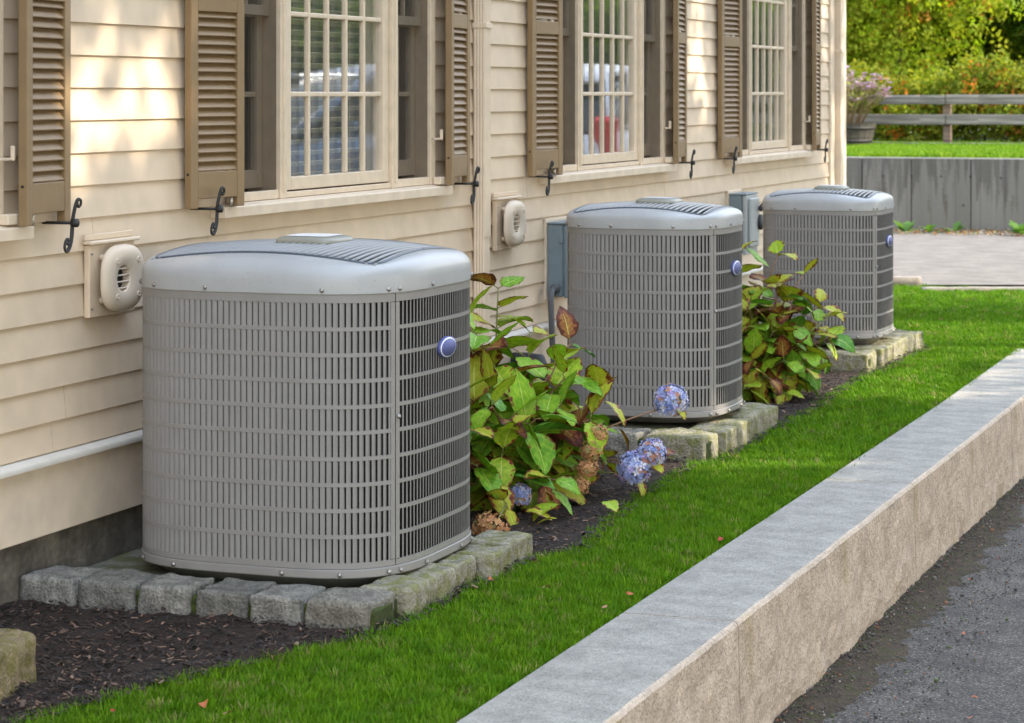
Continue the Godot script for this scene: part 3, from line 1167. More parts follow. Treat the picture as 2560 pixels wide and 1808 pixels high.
func make_wall_fittings() -> void:
	vent_hood(Vector3(0.012, 0.985, -7.10), "beige rounded vent cover on the wall left of the nearest unit, shown whole")
	vent_hood(Vector3(0.012, 0.975, -10.86), "beige rounded vent cover on the wall just right of the downspout")
	# downspouts: ribbed rectangular pipes
	for d in [[10.465, 0.07, "ribbed cream downspout between the first and second windows, behind the nearest unit"], [17.93, 0.09, "ribbed cream downspout beside the far corner of the house"]]:
		var p := base("downspout", Vector3(0.017, 0, -d[0]))
		tag(p, d[2], "downspout", "cream downspouts")
		for seg in [[0.93, 3.55, 1.0], [0.16, 0.93, 0.94]]:
			var st := begin()
			var outline := []
			var dx: float = 0.058 * seg[2]
			var dz: float = d[1] * seg[2]
			for i in 9:
				outline.append(Vector3(dx * i / 8.0, 0, 0.004 if i % 2 == 1 else 0.0))
			for i in 9:
				outline.append(Vector3(dx + (0.004 if i % 2 == 1 else 0.0), 0, -dz * i / 8.0))
			outline.append(Vector3(0, 0, -dz))
			var r0 := []
			var r1 := []
			for q in outline:
				r0.append(q + Vector3(0, seg[0], 0))
				r1.append(q + Vector3(0, seg[1], 0))
			loft(st, [r0, r1], true, true, true, false)
			obj("pipe", st, M.trim, p)
		var st2 := begin()
		span(st2, Vector3(-0.004, 1.9, -d[1] - 0.006), Vector3(0.066, 1.925, 0.006), 0.002)
		obj("strap", st2, M.trim, p)
	# corrugated drain leader at the foot of the near downspout
	var st := begin(true)
	var pts := []
	var rad := []
	for i in 41:
		var t := i / 40.0
		pts.append(Vector3(0.05 + 0.22 * t * t, 0.30 - 0.27 * sqrt(t), -10.50 + 0.16 * t))
		rad.append(0.050 + 0.005 * (1 if i % 2 else -1))
	tube(st, pts, rad, 16)
	tag(obj("drain_hose", st, M.white), "white corrugated drain hose at the foot of the downspout behind hydrangea leaves", "hose")
	# disconnect boxes with their conduits
	for q in [[Vector3(0.018, 0.0, -11.47), 0.575, 0.945, 0, "blue-grey electrical box with conduit on the wall left of the second unit"], [Vector3(0.018, 0.0, -14.93), 0.575, 0.955, 1, "grey electrical box with black lever on the wall left of the farthest unit"]]:
		var b := base("electrical_box", q[0])
		tag(b, q[4], "electrical box", "electrical boxes on the wall")
		var y0: float = q[1]
		var y1: float = q[2]
		box_obj("back_plate", Vector3(-0.01, y0 - 0.02, -0.31), Vector3(0.006, y1 + 0.02, 0.018), M.trim, b)
		box_obj("case", Vector3(0.006, y0, -0.29), Vector3(0.088, y1 - 0.006, 0.0), M.boxgrey, b, 0.004)
		box_obj("rain_hood", Vector3(0.006, y1 - 0.006, -0.30), Vector3(0.118, y1 + 0.004, 0.008), M.boxgrey, b, 0.003)
		box_obj("rim", Vector3(0.088, y0 + 0.004, -0.285), Vector3(0.096, y1 - 0.012, -0.005), M.boxgrey, b, 0.002)
		box_obj("cover", Vector3(0.096, y0 - 0.006, -0.296), Vector3(0.116, y1 - 0.010, 0.004), M.boxlight if q[3] else M.boxgrey, b, 0.004)
		for y in [y0 + 0.05, y1 - 0.10]:
			box_obj("hinge", Vector3(0.070, y, 0.0), Vector3(0.090, y + 0.045, 0.006), M.boxgrey, b, 0.002)
		if q[3]:
			box_obj("raised_panel", Vector3(0.116, y0 + 0.04, -0.27), Vector3(0.134, y1 - 0.03, -0.05), M.boxlight, b, 0.008)
			var lever := begin()
			cbox(lever, Vector3(0.165, y1 - 0.085, -0.25), Vector3(0.075, 0.036, 0.03), 0.006, Basis(Vector3.BACK, 0.75))
			obj("lever", lever, M.dark, b)
			st = begin(true)
			cyl(st, Vector3(0.130, y1 - 0.19, -0.27), Vector3(0.150, y1 - 0.19, -0.27), 0.05, 16)
			obj("knockout", st, M.dark, b)
		else:
			var c := begin(true)
			var run := [Vector3(0.050, y0 + 0.04, 0.004), Vector3(0.050, y0 + 0.035, 0.05), Vector3(0.052, y0 + 0.01, 0.075), Vector3(0.056, y0 - 0.05, 0.085), Vector3(0.060, y0 - 0.15, 0.085), Vector3(0.066, y0 - 0.28, 0.082), Vector3(0.076, y0 - 0.40, 0.070), Vector3(0.13, y0 - 0.52, 0.02), Vector3(0.26, y0 - 0.57, -0.02)]
			var cv := Curve3D.new()
			for i in run.size():
				var d: Vector3 = (run[mini(i + 1, run.size() - 1)] - run[maxi(i - 1, 0)]) / 6.0
				cv.add_point(run[i], -d, d)
			cv.bake_interval = 0.02
			tube(c, Array(cv.get_baked_points()), 0.0155, 12)
			obj("conduit", c, M.conduit, b)
			c = begin(true)
			cyl(c, Vector3(0.050, y0 + 0.04, 0.0), Vector3(0.050, y0 + 0.04, 0.018), 0.025, 14)
			obj("conduit_nut", c, M.conduit, b)
	# black insulated elbow near the foot of the wall
	st = begin(true)
	tube(st, [Vector3(-0.02, 0.31, -10.98), Vector3(0.09, 0.31, -10.98), Vector3(0.15, 0.30, -10.96), Vector3(0.18, 0.25, -10.93), Vector3(0.19, 0.12, -10.92), Vector3(0.20, -0.02, -10.92)], [0.032, 0.036, 0.05, 0.05, 0.045, 0.045], 14)
	tag(obj("vent_elbow", st, M.dark), "black pipe elbow low on the wall behind the nearer hydrangea", "pipe")


# ------------------------------------------------------------------ pads of granite setts under the units
func make_pads() -> void:
	var list := [
		[-6.60, -7.90, 1.215, 0.078, [-0.01, 0.195, 0.405, 0.595, 0.790, 0.975, 1.20], [0.225, 0.42, 0.63, 0.84, 1.05, 1.30], "pad edged with grey and mossy granite setts under the nearest unit"],
		[-10.13, -11.36, 1.245, 0.102, [0.0, 0.24, 0.47, 0.70, 0.93, 1.235], [0.24, 0.46, 0.70, 0.95, 1.22], "pad edged with mossy granite setts under the middle unit"],
		[-13.70, -15.26, 1.20, 0.100, [0.0, 0.27, 0.54, 0.80, 1.19], [0.30, 0.62, 0.95, 1.26, 1.55], "pad edged with broad granite setts under the farthest unit"],
	]
	for k in list.size():
		var q: Array = list[k]
		var p := base("equipment_pad")
		tag(p, q[6], "equipment pad", "stone-edged pads under the units")
		var z0: float = q[0]
		var z1: float = q[1]
		var x1: float = q[2]
		var top: float = q[3]
		box_obj("slab", Vector3(0.0, -0.12, z1 + 0.02), Vector3(x1 - 0.14, top - (0.042 if k == 0 else 0.018), z0 - 0.16), M.slab, p, 0.004)
		box_obj("moss_joint", Vector3(0.004, -0.12, z0 - 0.18), Vector3(x1 - 0.02, top - 0.022, z0 - 0.024), M.moss, p, 0.01)
		box_obj("moss_joint", Vector3(x1 - 0.17, -0.12, z1 + 0.01), Vector3(x1 - 0.030, top - 0.022, z0 - 0.181), M.moss, p, 0.01)
		var cut: Array = q[4]
		for i in cut.size() - 1:
			var a: float = cut[i] + rnd(0.005, 0.013)
			var b: float = cut[i + 1] - rnd(0.005, 0.013)
			var d := rnd(0.185, 0.215)
			var corner := i == cut.size() - 2
			var h := top + rnd(-0.008, 0.006) + 0.12
			var st := begin(true)
			rough_block(st, Vector3((a + b) / 2, top - h / 2 + rnd(0, 0.004), z0 - d / 2 - rnd(-0.008, 0.012)), Vector3(b - a, h, d), 0.010, 0.011, 100 * k + i, 15, Basis(Vector3.UP, rnd(-0.04, 0.04)))
			obj("stone", st, M.mossy if corner and k > 0 else (M.cobbles[2] if corner else M.cobbles[(i + k) % 2]), p)
		var side: Array = q[5]
		for i in side.size() - 1:
			var a: float = z0 - side[i] - rnd(0.006, 0.013)
			var b: float = maxf(z0 - side[i + 1] + rnd(0.005, 0.012), z1)
			var d := rnd(0.165, 0.20)
			var h := top + rnd(-0.010, 0.008) + 0.12
			var st := begin(true)
			rough_block(st, Vector3(x1 - d / 2 + rnd(-0.012, 0.014) + (0.035 if k == 0 and i > 2 else 0.0), top - h / 2, (a + b) / 2), Vector3(d, h, a - b), 0.011, 0.011, 100 * k + 50 + i, 15, Basis(Vector3.UP, rnd(-0.05, 0.05)))
			obj("stone", st, M.mossy, p)
	# the single sett lying in the bed at the near end
	var lone := begin(true)
	rough_block(lone, Vector3(0.44, 0.045, -5.545), Vector3(0.335, 0.175, 0.36), 0.022, 0.010, 77, 14, Basis(Vector3.UP, 0.10))
	tag(obj("stone_block", lone, M.tan_stone), "mossy brown stone block standing alone in the mulch at the near corner", "stone block")


# ------------------------------------------------------------------ air conditioning units
func make_units() -> void:
	unit(Vector3(0.647, 0, -7.342), 0.486, 3.51, 0.083, 0.969, 10, 1.102, 0.036, "nearest and largest grey air conditioning unit, with louvred sides and blue oval badge", true)
	unit(Vector3(0.786, 0, -10.833), 0.381, 3.2, 0.135, 0.982, 9, 1.087, 0.10, "middle grey air conditioning unit between two hydrangeas, blue oval badge at its right edge", false)
	unit(Vector3(0.787, 0, -14.412), 0.364, 4.0, 0.150, 0.901, 8, 1.016, 0.10, "farthest and smallest grey air conditioning unit beside the open lawn and pavement", false)


func unit(at: Vector3, h: float, n: float, yb: float, yr: float, rows: int, ytop: float, pad_y: float, label: String, near: bool) -> void:
	var u := base("air_conditioner", at)
	tag(u, label, "air conditioner", "air conditioning units along the wall")
	var seam := deg_to_rad(29.0)
	var slot0 := yb + 0.048
	var slot1 := yr - 0.027
	# --- inside
	var st := begin(true)
	var r0 := []
	var r1 := []
	var dense := 96
	for i in dense:
		var p := superellipse(TAU * i / dense, h - 0.024, h - 0.024, n)
		r0.append(p + Vector3(0, yb, 0))
		r1.append(p + Vector3(0, yr, 0))
	loft(st, [r0, r1], true, true, true, true)
	obj("condenser_coil", st, M.coil, u)
	# --- base pan and foot
	st = begin(true)
	var rings := []
	for q in [[-0.09, pad_y], [-0.075, pad_y + 0.002], [-0.022, yb - 0.004], [-0.012, yb - 0.001], [0.002, yb], [0.004, yb + 0.003], [0.0035, yb + 0.025], [0.001, yb + 0.0275], [-0.006, yb + 0.028], [-0.03, yb + 0.028]]:
		var ring := []
		for i in dense:
			var p := superellipse(TAU * i / dense, h + q[0], h + q[0], n)
			ring.append(p + Vector3(0, q[1], 0))
		rings.append(ring)
	for e in rings.size() - 1:
		st.set_smooth_group(1 if e < 3 else e)
		loft(st, [rings[e], rings[e + 1]], true, e == 0, false, true)
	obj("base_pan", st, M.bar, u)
	# --- four louvred panels
	var spans := [[seam, PI - seam], [-seam, seam], [PI - seam, PI + seam], [PI + seam, TAU - seam]]
	for k in 4:
		louver_panel(u, h, n, spans[k][0], spans[k][1], slot0, slot1, yb + 0.028, yr + 0.002, rows, k < 2, k % 2 == 0)
	# --- the lid: a pressed dome with a square mouth
	var g := h * 0.785
	var gx := h * 0.835
	var gz := h * 0.745
	var mouth := Vector3(gx, 1, gz)
	var dome := func(x: float, z: float) -> float:
		var f := 0.486 / h
		return ytop - (0.123 * (x * x + z * z) * f * f + 0.85 * x * x * z * z * pow(f, 4.0)) * (0.9 if near else 0.85)
	st = begin(true)
	rings = []
	var N := 192
	var y0 := yr + 0.040
	for q in [[-1, yr - 0.001, -0.002], [-1, yr, 0.0025], [-1, yr + 0.003, 0.003], [-1, y0, 0.003]]:
		var ring := []
		for i in N:
			var p := polar(TAU * i / N, h + q[2], n)
			ring.append(p + Vector3(0, q[1], 0))
		rings.append(ring)
	var steps := 14
	for k in range(1, steps + 1):
		var s: float = float(k) / steps
		s = s * s * 0.6 + s * 0.4
		var ring := []
		for i in N:
			var th := TAU * i / N
			var a := polar(th, h + 0.003, n)
			var b := polar(th, 1.0, 14.0) * mouth
			var p := a.lerp(b, s)
			var yb_: float = dome.call(b.x, b.z)
			var e := pow(1.0 - pow(1.0 - s, 2.3), 0.5)
			p.y = lerpf(y0, yb_, e)
			ring.append(p)
		rings.append(ring)
	var lip := []
	for i in N:
		var b := polar(TAU * i / N, 1.0, 14.0) * (mouth - Vector3(0.004, 0, 0.004))
		lip.append(b + Vector3(0, dome.call(b.x, b.z) - 0.03, 0))
	rings.append(lip)
	for e in rings.size() - 1:
		st.set_smooth_group(1 if e < 2 else (3 if e == rings.size() - 2 else 2))
		loft(st, [rings[e], rings[e + 1]], true, false, false, true)
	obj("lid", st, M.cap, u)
	# dark gasket round the mouth
	st = begin(true)
	var run := []
	for i in N + 1:
		var b := polar(TAU * i / N, 1.0, 14.0) * mouth
		run.append(b + Vector3(0, dome.call(b.x, b.z) + 0.001, 0))
	tube(st, run, 0.0055, 6)
	obj("guard_rim", st, M.gasket, u)
	# fan guard bars, running front to back and following the dome
	var count := int(round(2 * gx / 0.0262))
	for k in count:
		var x := -gx + (k + 0.5) * 2 * gx / count
		run = []
		for i in 15:
			var z := -gz + 2 * gz * i / 14.0
			run.append(Vector3(x, dome.call(x, z) - 0.002, z))
		st = begin(true)
		tube(st, run, 0.0078, 6, 0.8)
		obj("guard_bar", st, M.guard, u)
	# cross ribs below the bars, then the fan
	for z in [-gz * 0.5, 0.0, gz * 0.5]:
		run = []
		for i in 15:
			var x := -gx + 2 * gx * i / 14.0
			run.append(Vector3(x, dome.call(x, z) - 0.016, z))
		st = begin(true)
		tube(st, run, 0.005, 5)
		obj("guard_rib", st, M.guard, u)
	for k in 3:
		st = begin(true)
		var blade := []
		for i in 5:
			var rr: float = lerpf(0.06, g * 0.88, i / 4.0)
			var row := []
			for j in 5:
				var a := TAU * k / 3.0 + lerpf(-0.30, 0.55, j / 4.0) * (0.6 + 0.4 * i / 4.0)
				row.append(Vector3(cos(a) * rr, yr - 0.03 + j * 0.014, sin(a) * rr))
			blade.append(row)
		loft(st, blade, false)
		obj("fan_blade", st, M.dark, u)
	# cushion-shaped motor cap in the middle, with its pale label
	st = begin(true)
	rings = []
	var lab := []
	var cx := 0.02
	for q in [[0.106, -0.006], [0.110, 0.001], [0.110, 0.010], [0.105, 0.017], [0.094, 0.0215], [0.080, 0.0230], [0.05, 0.0238]]:
		var ring := []
		for i in 64:
			var f := h / 0.486
			var p := superellipse(TAU * i / 64, q[0] * lerpf(1.0, f, 0.5), q[0] * lerpf(1.0, f, 0.5), 5.0)
			p.x += cx
			p.y = dome.call(p.x, p.z) + q[1]
			ring.append(p)
			if q[0] == 0.080:
				lab.append(p + Vector3(0, 0.0016, 0))
		rings.append(ring)
	loft(st, rings, true, false, true, true)
	var cap := obj("motor_cap", st, M.motor, u)
	st = begin(true)
	var inner := []
	for p in lab:
		inner.append(Vector3(cx, dome.call(cx, 0.0) + 0.0254, 0).lerp(p, 0.5))
	loft(st, [lab, inner], true, false, true, true)
	obj("label_plate", st, M.rim, cap)
	# bolts: along the lid's hem, along the base, at the seams
	var bm := begin(true)
	var hex := []
	for e in [[0.0, 0.0075], [0.003, 0.0075], [0.0034, 0.006], [0.0065, 0.0052], [0.0072, 0.003]]:
		var ring := []
		for i in 8:
			ring.append(Vector3(cos(TAU * i / 8) * e[1], sin(TAU * i / 8) * e[1], e[0]))
		hex.append(ring)
	loft(bm, hex, true, true, true, true)
	var bolt := finish(bm, M.bolt)
	for a in [34.0, 26.5, 70.0, 96.0, 122.0, 146.0, 4.0, -26.0, -33.0, 154.0]:
		wall_mount(u, "bolt", bolt, h + 0.003, n, deg_to_rad(a), yr + 0.014)
	for a in [34.0, 26.0, 62.0, 84.0, 108.0, 134.0, 8.0, -6.0, -20.0]:
		wall_mount(u, "bolt", bolt, h + 0.007, n, deg_to_rad(a), yb + 0.012)
	wall_mount(u, "bolt", bolt, h + 0.002, n, deg_to_rad(27.0), lerpf(yb, yr, 0.56))
	# blank blue oval badge with a pale rim, on the street side
	var badge := base("badge", Vector3(h + 0.004, yr - (0.202 if near else 0.192), -0.012), u)
	st = begin(true)
	for q in [["badge_rim", 0.068, 0.0325, 0.003, 0.0072, M.rim], ["badge_face", 0.0645, 0.0295, 0.006, 0.0078, M.blue]]:
		st = begin(true)
		rings = []
		for e in [[q[3], 1.0], [q[4] - 0.003, 1.0], [q[4], 0.95]]:
			var ring := []
			for i in 40:
				ring.append(Vector3(e[0], sin(TAU * i / 40) * q[2] * e[1], cos(TAU * i / 40) * q[1] * e[1]))
			rings.append(ring)
		loft(st, rings, true, true, true)
		obj(q[0], st, q[5], badge)
	st = begin(true)
	rings = []
	for e in [[-0.004, 1.03], [0.0055, 1.03]]:
		var ring := []
		for i in 40:
			ring.append(Vector3(e[0], sin(TAU * i / 40) * 0.0345 * e[1], cos(TAU * i / 40) * 0.071 * e[1]))
		rings.append(ring)
	loft(st, rings, true, true, true)
	obj("badge_back", st, M.blue, badge)


func wall_mount(u: Node3D, called: String, mesh: Mesh, h: float, n: float, th: float, y: float) -> void:
	var p := superellipse(th, h, h, n)
	var q := superellipse(th + 0.01, h, h, n) - superellipse(th - 0.01, h, h, n)
	var out := Vector3(q.z, 0, -q.x).normalized()
	put(called, mesh, u, Transform3D(Basis(Vector3.UP.cross(out), Vector3.UP, out), p + Vector3(0, y, 0)))


func louver_panel(u: Node3D, h: float, n: float, ta: float, tb: float, s0: float, s1: float, y0: float, y1: float, rows: int, fine: bool, wraps: bool) -> void:
	# even steps along the bulging plan
	var raw := []
	var acc := [0.0]
	for i in 401:
		raw.append(superellipse(lerpf(ta, tb, i / 400.0), h, h, n))
		if i:
			acc.append(acc[-1] + raw[i].distance_to(raw[i - 1]))
	var L: float = acc[-1]
	var at := func(s: float) -> Array:
		s = clampf(s, 0, L)
		var lo := 0
		var hi := 400
		while hi - lo > 1:
			var m := (lo + hi) / 2
			if acc[m] <= s:
				lo = m
			else:
				hi = m
		var f: float = (s - acc[lo]) / maxf(acc[hi] - acc[lo], 1e-6)
		var d: Vector3 = (raw[hi] - raw[lo]).normalized()
		return [raw[lo].lerp(raw[hi], f), Vector3(d.z, 0, -d.x)]
	var panel := base("louver_panel", Vector3.ZERO, u)
	var K := 44
	var gap := 0.0016
	var skin := func(st: SurfaceTool, a: float, b: float, ya: float, yb: float, k: int) -> void:
		var rings := [[], [], [], []]
		for i in k + 1:
			var q: Array = at.call(lerpf(a, b, float(i) / k))
			for e in [[0, -0.005, ya], [1, 0.0, ya + 0.0012], [2, 0.0, yb - 0.0012], [3, -0.005, yb]]:
				rings[e[0]].append(q[0] + q[1] * e[1] + Vector3(0, e[2], 0))
		for e in 3:
			st.set_smooth_group(e + 1)
			loft(st, [rings[e], rings[e + 1]], false, false, false, true)
	var st := begin(true)
	skin.call(st, gap, L - gap, y0, s0, K)
	skin.call(st, gap, L - gap, s1, y1, K)
	var edge := 0.019
	skin.call(st, gap, edge, s0, s1, 4)
	skin.call(st, L - edge, L - gap, s0, s1, 4)
	obj("panel_frame", st, M.bar, panel)
	var pitch := (s1 - s0) / rows
	for k in range(1, rows):
		st = begin(true)
		var y := s0 + k * pitch
		skin.call(st, edge, L - edge, y - 0.0068, y + 0.0068, K)
		obj("cross_bar", st, M.bar, panel)
	# upright louvres, pressed inwards at a slant
	var count := int(round((L - 2 * edge) / 0.0205))
	var joined := begin()
	for k in count:
		var q: Array = at.call(edge + (k + 0.10) * (L - 2 * edge) / count)
		# seen from outside, to the right = against the run of the angle
		var right: Vector3 = Vector3.UP.cross(q[1])
		var slant := Vector2(0.86, 0.51)
		var dir: Vector3 = right * slant.x - q[1] * slant.y
		var nn: Vector3 = q[1] * slant.x + right * slant.y
		var w := 0.0100 if wraps else 0.0080
		var lead: Vector3 = -right * (0.0066 if wraps else 0.0046)
		var p: Vector3 = q[0] - q[1] * 0.0006
		var prof := [p + lead, p, p + dir * 0.005 + nn * 0.0004, p + dir * w + nn * 0.0002, p + dir * w - nn * 0.001, p - q[1] * 0.0014, p + lead - q[1] * 0.0014]
		var r0 := []
		var r1 := []
		for v in prof:
			r0.append(v + Vector3(0, s0 - 0.004, 0))
			r1.append(v + Vector3(0, s1 + 0.004, 0))
		if fine:
			st = begin()
			loft(st, [r0, r1], true, true, true, true)
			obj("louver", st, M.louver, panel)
		else:
			loft(joined, [r0, r1], true, false, false, true)
	if not fine:
		obj("louvers", joined, M.louver, panel).set_meta("kind", "stuff")


# ------------------------------------------------------------------ hydrangeas
var leaf_shapes := []


func make_leaf_shapes() -> void:
	for k in 5:
		var droop: float = [0.25, 0.55, 0.10, 0.85, 0.40][k]
		var fold: float = [0.20, 0.35, 0.12, 0.15, 0.55][k]
		var twist: float = [0.1, -0.3, 0.35, 0.0, -0.15][k]
		var nz := FastNoiseLite.new()
		nz.seed = 60 + k
		nz.frequency = 1.6
		var st := begin(true)
		var NX := 8
		var NZ := 6
		var g := []
		for i in NX + 1:
			var u := float(i) / NX
			var w := (0.325 + 0.012 * (1 if i % 2 else -1)) * pow(sin(PI * pow(u, 0.72)), 0.85) if i > 0 and i < NX else 0.0
			var row := []
			for j in NZ + 1:
				var v := 2.0 * j / NZ - 1.0
				var zz := v * w
				var y := -droop * 0.55 * u * u + fold * absf(zz) * (1.0 - 0.6 * absf(v)) * 1.2 + nz.get_noise_2d(u * 2.0, v * 1.3) * 0.07 * absf(v) + twist * zz * u
				row.append([Vector3(u - droop * 0.22 * u * u * u, y, zz), Vector2(u, (v + 1) / 2)])
			g.append(row)
		for i in NX:
			for j in NZ:
				for q in [[g[i][j], g[i + 1][j], g[i + 1][j + 1]], [g[i][j], g[i + 1][j + 1], g[i][j + 1]]]:
					for e in [q[0], q[2], q[1]]:
						st.set_uv(e[1])
						st.add_vertex(e[0])
		st.index()
		st.generate_normals()
		leaf_shapes.append(st.commit())


func leaf_at(bush: Node3D, p: Vector3, dir: Vector3, length: float, roll: float, which: int) -> void:
	var x := dir.normalized()
	var z := x.cross(Vector3.UP).normalized()
	var y := z.cross(x)
	var b := Basis(x, y, z) * Basis(Vector3.RIGHT, roll)
	var o := put("leaf", leaf_shapes[rng.randi() % leaf_shapes.size()], bush, Transform3D(b.scaled_local(Vector3.ONE * length), p - bush.position))
	o.material_override = M.leaves[which]


func pick_leaf(redness: float) -> int:
	var r := rng.randf()
	if r < redness * 0.16:
		return 4
	if r < redness:
		return 3
	return [0, 2, 2, 5, 0, 2, 5, 1][rng.randi() % 8]


func shoot(bush: Node3D, from: Vector3, to: Vector3, nodes: int, leaf_len: float, redness: float, bare := 0.34) -> void:
	var mid := from.lerp(to, 0.45) + Vector3(0, 0.10 * from.distance_to(to), 0) - Vector3(to.x - from.x, 0, to.z - from.z) * 0.12
	var curve := func(t: float) -> Vector3: return from.lerp(mid, t).lerp(mid.lerp(to, t), t)
	var pts := []
	var rad := []
	for i in 11:
		pts.append(curve.call(i / 10.0) - bush.position)
		rad.append(lerpf(0.0055, 0.0030, i / 10.0))
	var st := begin(true)
	tube(st, pts, rad, 6)
	var turn := rnd(0, TAU)
	for k in nodes:
		var t := lerpf(bare, 1.0, float(k) / maxf(nodes - 1, 1))
		var p: Vector3 = curve.call(t)
		var d: Vector3 = (curve.call(minf(t + 0.05, 1.0)) - curve.call(t - 0.05)).normalized()
		var x := d.cross(Vector3(0.3, 0.2, 0.9)).normalized()
		turn += PI / 2 + rnd(-0.25, 0.25)
		var top := k == nodes - 1
		for s in [0.0, PI]:
			if rng.randf() < 0.10 and not top:
				continue
			var out := x.rotated(d, turn + s)
			var dir := (out * 0.95 + d * (0.75 if top else 0.30) + Vector3(0, rnd(-0.35, 0.15) - (0.30 if t < 0.6 else 0.0), 0)).normalized()
			var len_ := leaf_len * 1.42 * lerpf(1.1, 0.66, maxf(0.0, t - 0.5) * 2.0) * rnd(0.8, 1.18)
			var stalk := p + dir * 0.022
			tube(st, [p - bush.position, stalk - bush.position], [0.0026, 0.002], 5)
			leaf_at(bush, stalk, dir, len_, rnd(-0.45, 0.45), pick_leaf(redness * (0.6 + 0.8 * t)))
	obj("stem", st, M.stem if rng.randf() < 0.6 else M.green_stem, bush)


func flower_head(bush: Node3D, p: Vector3, r: float, kind: int) -> void:
	var st := begin(true)
	var n := 150 if kind == 0 else 85
	for i in n:
		# evenly over the ball, a little ragged
		var y := 1.0 - 2.0 * (i + 0.5) / n
		if y < -0.75:
			continue
		var a := i * 2.39996 + rnd(-0.15, 0.15)
		var d := Vector3(sqrt(1 - y * y) * cos(a), y, sqrt(1 - y * y) * sin(a))
		var c := d * r * (rnd(0.86, 1.05) if kind == 0 else rnd(0.62, 1.12))
		var x := d.cross(Vector3(0.2, 0.9, 0.4)).normalized()
		var z := d.cross(x)
		var spin := rnd(0, TAU)
		var col: Color
		if kind == 0:
			var q := rng.randf()
			col = Color(0.17, 0.22, 0.48).lerp(Color(0.36, 0.41, 0.64), rng.randf())
			if q < 0.20:
				col = Color(0.52, 0.52, 0.62)
			elif q < 0.36:
				col = Color(0.42, 0.20, 0.12)
			elif q < 0.46:
				col = Color(0.38, 0.30, 0.58)
		else:
			col = Color(0.36, 0.16, 0.06).lerp(Color(0.50, 0.27, 0.11), rng.randf())
			if rng.randf() < 0.18:
				col = Color(0.26, 0.22, 0.07)
		for k in 4:
			var t := spin + k * PI / 2
			var e := (x * cos(t) + z * sin(t))
			var f := (x * cos(t + PI / 2) + z * sin(t + PI / 2))
			var s := r * (rnd(0.19, 0.25) if kind == 0 else rnd(0.24, 0.34))
			var lift := d * s * rnd(0.05, 0.55)
			var cc := col * rnd(0.85, 1.15)
			var v := [c, c + e * s * 0.6 + f * s * 0.42 + lift * 0.6, c + e * s * 1.1 + lift, c + e * s * 0.6 - f * s * 0.42 + lift * 0.6]
			for w in [[0, 1, 2], [0, 2, 3]]:
				for m in w:
					st.set_color(cc)
					st.add_vertex(v[m] + p - bush.position)
	var o := obj("flower_head", st, M.petal, bush)
	if kind == 0:
		o.set_meta("label", "blue flower head with a few browned florets")
	else:
		o.set_meta("label", "dried brown flower head")


